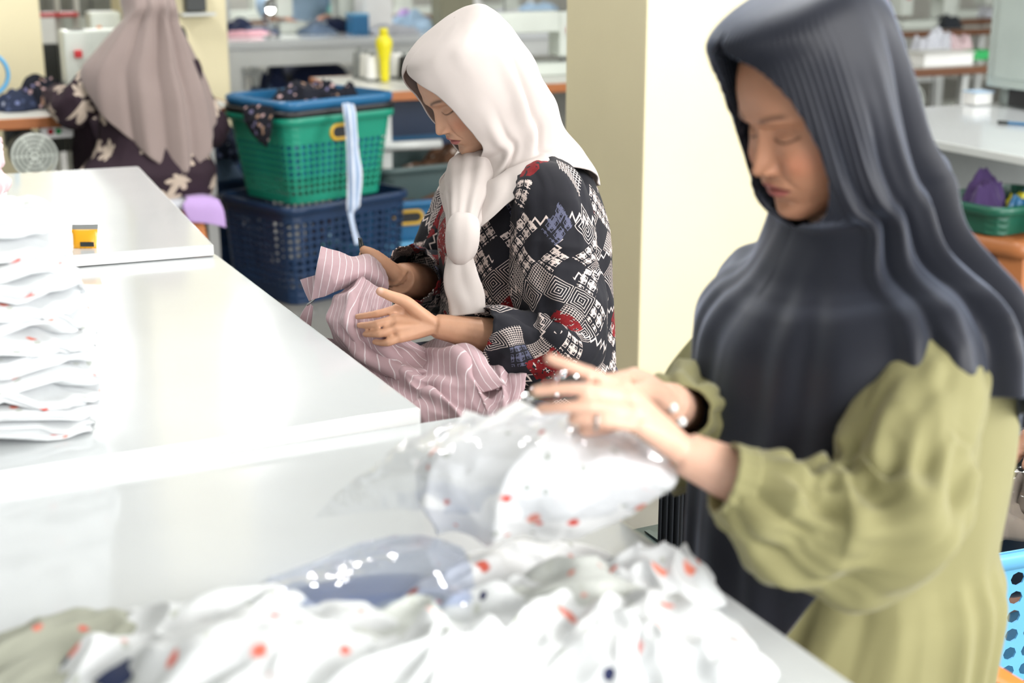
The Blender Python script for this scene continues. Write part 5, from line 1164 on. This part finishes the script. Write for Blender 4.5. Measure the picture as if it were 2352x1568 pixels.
hang('cloth_ribbon', 'pale blue striped cloth strip hanging down over the green basket', [[(786, 239, 5.62), (798, 238, 5.62), (812, 241, 5.63)], [(790, 262, 5.58), (803, 262, 5.57), (817, 262, 5.59)], [(796, 330, 5.58), (808, 330, 5.57), (822, 330, 5.59)], [(798, 400, 5.58), (812, 405, 5.57), (831, 402, 5.59)], [(797, 470, 5.58), (812, 478, 5.57), (826, 470, 5.59)], [(800, 490, 5.58), (806, 492, 5.57), (812, 490, 5.58)], [(806, 520, 5.5), (811, 520, 5.5), (816, 520, 5.5)], [(816, 562, 5.4), (822, 562, 5.4), (829, 560, 5.4)]], M['sky'], .006, 22, 9)
# blue basket with yellow handle nested in light blue and teal ones, and the smoke-grey bin
L_ = G(812, 478, .30); R_ = G(1000, 470, .30); rb = math.atan2(R_[1]-L_[1], R_[0]-L_[0])*.3; cx, cy = L_[0]+.27, L_[1]+.20
basket('blue basket with a yellow handle right of the navy basket', (cx, cy, .08), .52, .38, .225, M['blue'], 'laundry baskets', nu=44, nv=8, rad=.26, sq=True, taper=.93, rot=rb, rows=(1, 2), handles=(M['yellow'], .13, .155))
basket('light blue basket that the yellow-handled basket stands in', (cx, cy, .045), .56, .42, .085, M['lblue'], 'laundry baskets', nu=30, nv=4, rad=.2, taper=.94, rot=rb, rows=(9, 99))
basket('teal basket lowest under the yellow-handled basket', (cx, cy, 0), .58, .44, .06, M['teal'], 'laundry baskets', nu=30, nv=4, rad=.2, taper=.95, rot=rb, rows=(9, 99))
o = crumple('cloth_heap', (cx+.03, cy, .24), .18, .13, .05, .2, M['brownfl'], 141); tag(o, 'brown floral cloth inside the basket with the yellow handle', 'cloth')
L_ = G(868, 392, .42); sx_ = L_[0]+.30
basket('smoke grey bin heaped with brown floral cloth', (sx_, L_[1]+.26, 0), .60, .46, .42, M['smoke'], 'laundry baskets', nu=40, nv=9, rad=.2, taper=.9, rot=.1, rows=(99, 99))
for k, (dx, dz, a_, h_) in enumerate([(.0, .26, .24, .15), (.16, .36, .15, .14)]):
    o = crumple('cloth_heap', (sx_+dx, L_[1]+.22, dz), a_, .18, h_, k*.8, M['brownfl'], 145+k, sharp=1.5); tag(o, ['brown floral cloth low in the smoke grey bin', 'brown floral cloth piled at the right of the smoke grey bin'][k], 'cloth', 'cloth in the smoke grey bin')
fr_ = G(930, 480, .25); o = crumple('cloth_heap', (fr_[0]+.1, fr_[1]+.55, 0.0), .35, .16, .36, .0, M['brownfl'], 149, sharp=1.3); tag(o, 'brown floral cloth spilling in front of the smoke grey bin', 'cloth')
# blue garments left of the baskets
q = G(512, 420, .40)
basket('dark basket with blue garments behind the lavender cushion', (q[0]+.02, q[1]+.28, 0), .50, .40, .40, M['navy'], 'laundry baskets', nu=40, nv=9, rad=.26, sq=True, taper=.9, rows=(2, 99))
for k, (dx, dy, m) in enumerate([(-.05, .2, 'denim'), (.06, .30, 'slate'), (.02, .15, 'bluefl')]):
    o = crumple('blue_garment', (q[0]+dx, q[1]+dy, .40+.05*k), .17, .14, .16, k, M[m], 151+k, sharp=1.5); tag(o, ['washed blue garment at the left of the dark basket', 'slate blue garment at the back of the dark basket', 'blue floral garment on top in the dark basket'][k], 'garment', 'garments in the dark basket')

# ------------------------------------------------------------------ sewing table with thread cones
a0, a1 = G(850, 214, .75), G(1285, 195, .75)
sew_table('sewing table with an orange wooden edge carrying the thread cones', a0[0]-.02, a0[0]+1.25, a0[1], a0[1]+.80, .75, M['wood'], group='sewing machine tables', leg_in=.12)
specs = [(826, 178, .145, 'grey', 'grey thread cone leftmost in the row'), (842, 182, .140, 'woodtop', 'mint white thread cone second in the row'), (856, 186, .135, 'white', 'white thread cone left of the yellow bottle'), (912, 180, .14, 'white', 'white thread cone right of the yellow bottle'), (930, 184, .13, 'black', 'black thread cone nearest the cream headscarf'), (945, 178, .135, 'machine', 'pale thread cone half hidden by the cream headscarf')]
for px, py, h, m, lab in specs: q = G(px, py, .752); cone(lab, q[0], q[1], .752, h, M[m])
q = G(884, 188, .752); yb = thing('yellow_bottle', 'tall lemon yellow oil bottle among the thread cones', 'bottle', q)
v, f, _ = lathe([(0, 0), (.018, 0), (.021, .02), (.024, .10), (.036, .155), (.041, .18), (.038, .20), (.024, .218), (.020, .224)], 28); mk('body', v, f, M['lemon'], yb, local=True)
v, f, _ = lathe([(.0, .222), (.021, .222), (.021, .248), (.018, .252), (0, .252)], 24); mk('cap', v, f, M['lemon'], yb, local=True)
q = G(940, 330, .3); o = box('blue_crate', (a0[0]+.45, a0[1]+.62, .36), (.60, .30, .68), M['navy'], None, bev=.02); tag(o, 'tall dark blue crate under the thread cone table', 'crate')
for zz in (.25, .47): box('ribbing', (a0[0]+.45, a0[1]+.466, zz), (.58, .012, .02), M['blue'], o)
tube('stretcher_bar', [V(868, 338, a0[1]+.05), V(1012, 330, a0[1]+.05)], .022, M['steel_white'], bpy.data.objects['sewing_table.002'], 10) if 'sewing_table.002' in bpy.data.objects else None
sew_machine('white sewing machine behind the cream headscarf', V(1215, 80, a0[1]+.40)[0], a0[1]+.42, .752, 1.0, -1)

# ------------------------------------------------------------------ long white work table and what lies on it
wt0 = G(516, 96, .82); WX, WY, WZ = wt0[0], wt0[1], .82
wt = thing('work_table', 'long white work table behind the baskets', 'table', (WX+1.6, WY+.5, 0))
box('tabletop', (0, 0, WZ-.025), (3.2, 1.0, .05), M['lam'], wt, local=True, bev=.006)
box('apron', (0, -.45, WZ-.10), (3.1, .04, .11), M['steel_white'], wt, local=True)
for a in (-1, 0, 1):
    for b in (-1, 1): box('leg', (a*1.54, b*.44, (WZ-.05)/2), (.075, .075, WZ-.05), M['steel_white'], wt, local=True)
items = [(565, 82, .16, .10, .04, 'pinkc', 'dusty pink cloth at the left end of the long work table'), (600, 78, .18, .12, .05, 'slate', 'slate blue cloth at the left of the long work table'), (545, 70, .12, .1, .10, 'navyc', 'navy cloth behind the pink one on the long work table'),
         (720, 74, .20, .14, .08, 'denim', 'washed blue cloth beside the far worker'), (765, 72, .16, .14, .10, 'navyc', 'navy cloth in the middle of the long work table'), (905, 76, .18, .12, .07, 'greyc', 'pale grey cloth right of the white carton'), (950, 68, .22, .16, .16, 'paleblue', 'pale blue cloth heap left of the olive box'), (930, 66, .10, .08, .15, 'lav', 'lavender cloth in the pale heap on the long work table'),
         (1160, 66, .20, .16, .15, 'greyc', 'pale grey cloth heap behind the cream headscarf'), (1235, 64, .20, .16, .20, 'paleblue', 'pale blue cloth heap left of the front pillar'), (800, 66, .08, .10, .20, 'tealc', 'aqua cloth stack on the long work table'), (755, 60, .10, .10, .24, 'tealc', 'tall aqua cloth roll on the long work table')]
for k, (px, py, a, b, h, m, lab) in enumerate(items):
    q = G(px, py, WZ); o = crumple('cloth_heap', (q[0], min(q[1], WY+.85), WZ+.002), a, b, h, k*.6, M[m], 160+k, n=60, sharp=1.3); tag(o, lab, 'cloth', 'cloth on the long work table')
q = V(858, 60, WY+.40); o = box('carton', (q[0], WY+.40, WZ+.17), (.20, .16, .34), M['white'], None, rz=.1, bev=.006); tag(o, 'tall white carton on the long work table', 'carton'); box('flap', (q[0], WY+.32, WZ+.345), (.19, .06, .004), M['white'], o)
q = V(1040, 60, WY+.30); o = box('olive_box', (q[0], WY+.30, WZ+.12), (.23, .18, .24), M['olive'], None, bev=.006); tag(o, 'olive cardboard box on the long work table above the cream headscarf', 'box'); box('lid_tape', (q[0], WY+.30, WZ+.242), (.05, .18, .003), M['woodtop'], o)
q = V(1096, 40, WY+.3); wb = thing('white_bottle', 'white plastic bottle right of the olive box', 'bottle', (q[0], WY+.32, WZ)); v, f, _ = lathe([(0, 0), (.045, 0), (.048, .02), (.048, .16), (.02, .20), (.02, .23), (0, .23)], 20); mk('body', v, f, M['white'], wb, local=True); v, f, _ = lathe([(0, .228), (.024, .228), (.024, .26), (0, .26)], 16); mk('cap', v, f, M['paleblue'], wb, local=True)
q = V(815, 45, WY+.3); o = box('blue_carton', (q[0], WY+.25, WZ+.06), (.11, .12, .12), M['blue'], None, bev=.004); tag(o, 'small blue carton left of the white carton', 'carton'); box('lid', (q[0], WY+.25, WZ+.123), (.112, .122, .012), M['lblue'], o)
sew_machine('white sewing machine next to the far worker', V(725, 30, WY+.6)[0], WY+.62, WZ, 1.1, 1)
q = V(622, 45, WY+.25); dl = thing('metal_glint', 'steel stand with an added glow for a metal highlight, left of the long work table', 'lamp', (q[0], WY+.25, WZ)); tube('stem', [(0, 0, 0), (-.02, 0, .10), (.01, 0, .2)], .008, M['steel'], dl, 8, local=True); v, f, _ = lathe([(.01, .24), (.035, .20), (.04, .17), (0, .17)], 20); mk('glint_cap', v, f, M['steel'], dl, local=True)
n = NT('metal_glint_glow'); n.base((255, 255, 255)); n.set(Emission_Color=(1, 1, .95, 1), Emission_Strength=40.0); v, f = ball((0, 0, .165), (.022, .022, .022), 8); mk('glint_ball', v, f, n.m, dl, local=True); v, f, _ = lathe([(0, 0), (.05, 0), (.05, .012), (0, .012)], 18); mk('base', v, f, M['steel'], dl, local=True)  # glowing ball added to paint the round highlight on metal, no lamp there
# the worker behind that table
q = V(690, 30, WY+1.15); fx, fy = q[0], WY+1.2
fw_ = thing('person', 'far worker in a pale blue shirt leaning on the long work table', 'person', (fx, fy, 0))
ps = -math.pi*.6
parts = [limb([(fx, fy, .46), (fx, fy, .8), (fx, fy-.03, 1.05), (fx, fy-.05, 1.12)], [(.13, .17), (.12, .16), (.12, .17), (.06, .06)], 18, 16), limb([(fx, fy-.05, 1.08), (fx, fy-.08, 1.25)], [.055, .055])]
for s_ in (-1, 1):
    e_ = A3([fx+s_*.26, fy-.18, .90]); h_ = A3([fx-.10+s_*.10, fy-.45, .88]); parts += [limb([(fx+s_*.15, fy-.04, 1.06), (fx+s_*.22, fy-.06, 1.02), e_], [.05, .052, .042]), limb([e_, h_], [.04, .026])]
    fg = [[h_+A3([-.02+.015*k, -.07, 0]), h_+A3([-.02+.015*k, -.11, -.005]), h_+A3([-.02+.015*k, -.14, -.02])] for k in range(4)]; parts += hand(h_, fg)+finger([h_, h_+A3([.03*-s_, -.05, 0]), h_+A3([.04*-s_, -.08, -.01])], .014, .009)
    parts += [limb([(fx+s_*.09, fy, .5), (fx+s_*.1, fy-.4, .5)], [.085, .06]), limb([(fx+s_*.1, fy-.4, .5), (fx+s_*.1, fy-.38, .06)], [.06, .04]), limb([(fx+s_*.1, fy-.36, .04), (fx+s_*.1, fy-.52, .03)], [.04, .03])]
body('body', parts, [head(A3([fx, fy-.10, 1.30]), -math.pi/2, .4)], (176, 128, 100), M['skin1'], fw_, .007, 2)
P = shell([[fx, fy-.04, 1.12, .08, .08, .09, .09], [fx, fy-.03, 1.08, .12, .12, .18, .18], [fx, fy-.02, .98, .15, .15, .20, .20], [fx, fy, .75, .16, .16, .19, .19], [fx, fy, .48, .2, .18, .21, .21]], -math.pi/2, 40, 60, lambda th, s: .006*ridged(n3(np.cos(th)*2, np.sin(th)*2, s*5), 88)); v, f, uv = loft(P); sh = mk('shirt', v, f, M['paleblue'], fw_, uv=uv)
for s_ in (-1, 1):
    P = sleeve([(fx+s_*.13, fy-.04, 1.06), (fx+s_*.22, fy-.06, 1.02), (fx+s_*.25, fy-.13, .95), (fx+s_*.24, fy-.19, .905)], [.06, .07, .068, .06], 30, 24, lambda th, t: .005*ridged(n3(np.cos(th)*2, np.sin(th)*2, t*5), 89)); v, f, uv = loft(P, caps=False); o = mk('sleeve', v, f, M['paleblue'], sh, uv=uv); mod_solid(o, .003)
rw = [hrow(A3([fx, fy-.10, 1.30]), .4, -math.pi/2, -.03, .146, .0004, .0004, .0004, 0), hrow(A3([fx, fy-.10, 1.30]), .4, -math.pi/2, -.01, .12, .09, .09, .075, 0), hrow(A3([fx, fy-.10, 1.30]), .4, -math.pi/2, 0, .03, .112, .125, .099, 42), hrow(A3([fx, fy-.10, 1.30]), .4, -math.pi/2, 0, -.08, .106, .125, .094, 44), hrow(A3([fx, fy-.10, 1.30]), .4, -math.pi/2, -.01, -.13, .092, .13, .10, 5), [fx, fy-.05, 1.10, .1, .14, .14, .17, .17, 0], [fx, fy-.04, 1.05, 0, .16, .15, .20, .20, 0]]
P = wrap_cloth(rw, -math.pi/2, 50, 80); scarf('headscarf', P, M['slate'], fw_, .003)
P = sleeve([(fx, fy+.05, .50), (fx, fy-.2, .53), (fx, fy-.42, .50), (fx, fy-.42, .25), (fx, fy-.40, .08)], [(.20, .11), (.2, .1), (.2, .09), (.2, .1), (.21, .11)], 36, 30, lambda th, t: 0*th+0*t); v, f, uv = loft(P); mk('skirt', v, f, M['navyc'], fw_, uv=uv)
stool('far stool behind the long work table', (fx, fy+.02, 0), M['orange_dk'], .28, .44)
# bundles below the long table
for k, (px, py, a, b, h, m, lab) in enumerate([(585, 195, .22, .18, .30, 'slate', 'slate blue bundle under the left of the long work table'), (640, 185, .20, .16, .34, 'navyc', 'navy bundle under the long work table'), (672, 190, .16, .14, .26, 'blackc', 'black bundle under the middle of the long work table')]):
    q = V(px, py, WY+.35); o = crumple('cloth_bundle', (q[0], WY+.35+.1*k, .0), a, b, h+.28, k, M[m], 180+k, n=60, sharp=1.0, flat=.3); tag(o, lab, 'bundle', 'bundles under the long work table')
q = V(742, 150, WY+1.6); sew_table('far sewing table seen under the long work table', q[0]-.6, q[0]+1.0, WY+1.9, WY+2.5, .75, M['wood_dk'])
for k, px in enumerate((560, 1010, 1180)):
    q = V(px, 10, WY+2.6); t_ = sew_table(['far sewing table at the back, left of the worker', 'far sewing table at the back above the cream headscarf', 'far sewing table at the back beside the front pillar'][k], q[0]-.3, q[0]+.3, WY+2.6+.1*k, WY+3.15+.1*k, .78, M['wood_dk']); sew_machine(['far sewing machine left of the worker', 'far sewing machine above the cream headscarf', 'far sewing machine beside the front pillar'][k], q[0], WY+2.85+.1*k, .782, 1.0, [1, -1, 1][k])
for k, px in enumerate((538, 1243)):
    q = V(px, 60, WY+.9); o = tube('steel_post', [(q[0], WY+1.06, 0), (q[0], WY+1.06, 2.2)], .02, M['steel_white'], None, 10); tag(o, ['thin white post at the left end of the long work table', 'thin white post left of the front pillar'][k], 'post')
    tube('arm', [(q[0], WY+1.06, 1.02), (q[0]-.22, WY+1.06, 1.12)], .012, M['steel_white'], o, 8)

# ------------------------------------------------------------------ right-hand background
e0 = G(2110, 158, .75)
sew_table('sewing table with a brown wooden edge behind the black headscarf', e0[0]-.75, e0[0]+.47, e0[1]-.02, e0[1]+.6, .75, M['wood_dk'], motor=(.12, -.12, .58, .09))
o = box('document_tray', (e0[0]+.24, e0[1]+.16, .785), (.34, .24, .065), M['white'], None, bev=.004); tag(o, 'white box on the brown-edged sewing table at the right', 'box'); box('lid_line', (e0[0]+.24, e0[1]+.16, .818), (.35, .25, .008), M['woodtop'], o)
q = G(2138, 108, .80); o = box('green_packet', (q[0]-.1, e0[1]+.12, .795), (.20, .14, .05), M['greenb'], None, rz=.1, bev=.012); tag(o, 'green packet on the brown-edged sewing table', 'packet'); box('white_label', (q[0]-.16, e0[1]+.048, .79), (.05, .004, .03), M['white'], o, rz=.1)
for k, (px, py, m, lab) in enumerate([(2150, 80, 'greyc', 'crumpled pale plastic bag on the green packet'), (2205, 80, 'palepink', 'pale pink cloth at the right of the brown-edged table')]):
    q = V(px, py, e0[1]+.32); o = crumple('cloth_heap', (q[0], e0[1]+.36, .752), .15, .11, .20-.03*k, k, M[m], 190+k, n=60, sharp=1.4); tag(o, lab, 'cloth')
sew_machine('olive grey sewing machine half behind the black headscarf', e0[0]-.18, e0[1]+.46, .752, 1.0, 1, M['olive'])
for k, (px, y_) in enumerate([(2120, 8.1), (2215, 9.0)]):
    q = V(px, 30, y_); sew_table(['farther sewing table right of the black headscarf', 'farthest sewing table at the right'][k], q[0]-.5, q[0]+.5, y_-.25, y_+.3, .78, M['wood_dk']); sew_machine(['farther pale sewing machine right of the black headscarf', 'farthest pale sewing machine at the right'][k], q[0], y_, .782, 1.0, [1, -1][k], M['machine'])
    o = crumple('cloth_heap', (q[0]+.15, y_-.1, .785), .12, .1, .12, k, M[['blackc', 'greyc'][k]], 195+k, n=50); tag(o, ['black cloth by the farther sewing machine at the right', 'grey cloth by the farthest sewing machine at the right'][k], 'cloth')
# tall white cabinet on the white side table
cq = V(2262, 200, 4.75)
cbn = thing('white_cabinet', 'tall white cabinet cut off by the right edge of the picture', 'cabinet', (cq[0]+.25, 4.05, .722))
box('body', (0, 0, .60), (.50, 1.40, 1.04), M['cab'], cbn, local=True, bev=.008); box('door', (-.252, 0, .60), (.012, 1.30, .96), M['cab'], cbn, local=True, bev=.004)
box('foot', (.02, .64, .04), (.40, .08, .08), M['cab'], cbn, local=True); box('foot', (.02, -.64, .04), (.40, .08, .08), M['cab'], cbn, local=True); box('dark_slot', (-.20, .0, .042), (.06, 1.16, .07), M['black'], cbn, local=True)
f1, f2 = G(2141, 318, .72), G(2352, 350, .72); f3 = G(2141, 238, .72)
sf = thing('side_table', 'white side table in front of the tall white cabinet', 'table', (f1[0]+.70, 4.10, 0))
box('tabletop', (0, 0, .705), (1.46, 1.40, .03), M['lam'], sf, local=True, bev=.004)
for a in (-1, 1):
    for b in (-1, 1): box('leg', (a*.62, b*.62, .345), (.07, .07, .69), M['grey'], sf, local=True)
box('back_panel', (0, .55, .42), (1.1, .03, .5), M['grey'], sf, local=True)
q = G(2335, 287, .722); o = box('blue_pen', (q[0], q[1], .728), (.02, .12, .01), M['blue'], None, rz=.5, bev=.004); tag(o, 'small blue pen on the white side table', 'pen'); box('pen_cap', (q[0]-.025, q[1]+.045, .728), (.022, .04, .012), M['machine_d'], o, rz=.5)
q = G(2245, 240, .722); o = box('paper_cup_stack', (q[0], q[1], .75), (.10, .08, .055), M['white'], None, bev=.01); tag(o, 'small white box at the back of the white side table', 'box'); box('lid', (q[0], q[1], .779), (.104, .084, .006), M['paleblue'], o)
# stool, basket and bags under it
sq = G(2300, 535, .45)
stool('tan orange plastic stool carrying the dark green basket', (sq[0]+.07, sq[1]+.04, 0), M['orange_dk'], .34, .45, .25)
basket('dark green basket on the tan orange stool', (sq[0]+.10, sq[1]+.10, .453), .44, .32, .10, M['green_dk'], 'laundry baskets', nu=30, nv=4, rad=.2, taper=.9, rot=.1, rows=(9, 99))
for k, (dx, dy, m, a, h, lab) in enumerate([(-.08, .02, 'purple', .10, .20, 'purple cloth bag standing in the dark green basket'), (.06, -.03, 'lemon', .06, .11, 'yellow cloth in the dark green basket'), (.02, -.06, 'blue', .055, .12, 'blue cloth in the dark green basket'), (.15, .0, 'lblue', .07, .12, 'light blue cloth at the right of the dark green basket')]):
    o = crumple('small_cloth', (sq[0]+.10+dx, sq[1]+.10+dy, .475), a, .09, h, k, M[m], 200+k, n=60, sharp=1.2); tag(o, lab, 'cloth', 'cloth in the dark green basket')
q = U(2205, 400, 5.05); o = crumple('black_bag', (q[0]+.05, q[1]+.1, 0), .20, .16, .52, 0, M['blackc'], 210, n=60, sharp=.3, flat=.35); tag(o, 'black bag on the floor under the white side table', 'bag')
q = U(2345, 700, 5.1); o = crumple('crimson_cloth', (q[0]+.06, q[1], .0), .16, .12, .27, 0, M['redc'], 212, n=60); tag(o, 'crimson cloth on the floor behind the tan orange stool', 'cloth')
# the woman behind, hidden by the black headscarf
pq = V(1935, 100, 5.52)
back_woman(pq[0], 5.45, 'worker in a pale pink headscarf mostly hidden behind the black headscarf', M['pinkc'], M['pinkfl'])
stool('stool of the worker in the pale pink headscarf', (pq[0], 5.45, 0), M['orange_dk'], .28, .44)
# worker sitting low at the right edge: dark trousers and a hand on the knee
kp = U(2330, 1085, 3.05); rx, ry = kp[0]+.02, kp[1]
rp_ = thing('person', 'worker cut off by the right edge, hand resting on dark trousers', 'person', (rx+.42, ry-.05, 0))
hx = A3([rx+.45, ry-.02, .30]); hd_ = U(2350, 1015, 3.0)
shd = A3([rx+.48, ry-.10, .80]); elb = A3([rx+.30, ry-.16, .56])
fg = [[hd_+A3([-.05, -.03, -.02])+A3([0, .018, 0])*k, hd_+A3([-.085, -.04, -.045])+A3([0, .018, 0])*k, hd_+A3([-.10, -.045, -.075])+A3([0, .018, 0])*k] for k in range(4)]
parts = [limb([hx, hx+A3([.02, 0, .3]), hx+A3([.05, 0, .56]), hx+A3([.04, 0, .64])], [(.15, .12), (.13, .11), (.16, .1), (.06, .06)], 16, 16), limb([hx+A3([.04, 0, .6]), hx+A3([.02, 0, .78])], [.055, .055]), limb([shd, (shd+elb)/2, elb], [.05, .045, .038]), limb([elb, hd_], [.036, .024])]
parts += hand(hd_, fg)+finger([hd_, hd_+A3([-.03, -.05, 0]), hd_+A3([-.06, -.07, -.02])], .014, .009)
parts += [limb([shd+A3([0, .34, 0]), elb+A3([0, .36, 0])], [.05, .038]), limb([elb+A3([0, .36, 0]), hd_+A3([.02, .26, -.02])], [.036, .026])]
for s_ in (0, 1): parts += [limb([hx+A3([0, -.08+.2*s_, .02]), kp+A3([.02, .02+.2*s_, -.03])], [.09, .06]), limb([kp+A3([.02, .02+.2*s_, -.03]), A3([kp[0]+.06, kp[1]+.02+.2*s_, .05])], [.058, .038]), limb([A3([kp[0]+.06, kp[1]+.02+.2*s_, .04]), A3([kp[0]-.10, kp[1]+.02+.2*s_, .03])], [.04, .03])]
body('body', parts, [head(hx+A3([.0, 0, .92]), math.pi, .2)], (190, 140, 112), M['skin1'], rp_, .005, 2)
for s_ in (0, 1):
    P = sleeve([hx+A3([.08, -.06+.2*s_, .03]), hx*.5+kp*.5+A3([.0, -.02+.2*s_, 0]), kp+A3([.0, .02+.2*s_, -.02]), A3([kp[0]+.0, kp[1]+.02+.2*s_, kp[2]-.13]), A3([kp[0]+.06, kp[1]+.02+.2*s_, .09])], [.12, .105, .085, .078, .075], 36, 40, lambda th, t: .005*ridged(n3(np.cos(th)*2, np.sin(th)*2, t*6), 93)); v, f, uv = loft(P); mk('trouser_leg', v, f, M['blackc'], rp_, uv=uv)
P = shell([[hx[0]+.04, hx[1], hx[2]+.64, .07, .07, .08, .08], [hx[0]+.04, hx[1], hx[2]+.58, .12, .12, .19, .19], [hx[0]+.03, hx[1], hx[2]+.35, .15, .15, .19, .19], [hx[0], hx[1], hx[2]-.1, .17, .18, .2, .2]], math.pi, 30, 50, lambda th, s: .004*ridged(n3(np.cos(th)*2, np.sin(th)*2, s*5), 94)); v, f, uv = loft(P); mk('tunic', v, f, M['blackc'], rp_, uv=uv)
hw = A3([*(hx+A3([.0, 0, .92]))]); rw = [hrow(hw, .2, math.pi, -.03, .146, .0004, .0004, .0004, 0), hrow(hw, .2, math.pi, -.01, .12, .09, .09, .075, 0), hrow(hw, .2, math.pi, 0, .03, .112, .125, .099, 42), hrow(hw, .2, math.pi, 0, -.08, .106, .125, .094, 44), hrow(hw, .2, math.pi, -.01, -.13, .092, .13, .10, 5), [hx[0]+.04, hx[1], hx[2]+.70, .1, .14, .14, .17, .17, 0], [hx[0]+.04, hx[1], hx[2]+.55, 0, .18, .17, .21, .21, 0]]
P = wrap_cloth(rw, math.pi, 40, 60); scarf('headscarf', P, M['navyc'], rp_, .003)
o = stool('low dark stool of the worker at the right edge', (hx[0]+.02, hx[1], 0), M['smoke'], .26, .22)
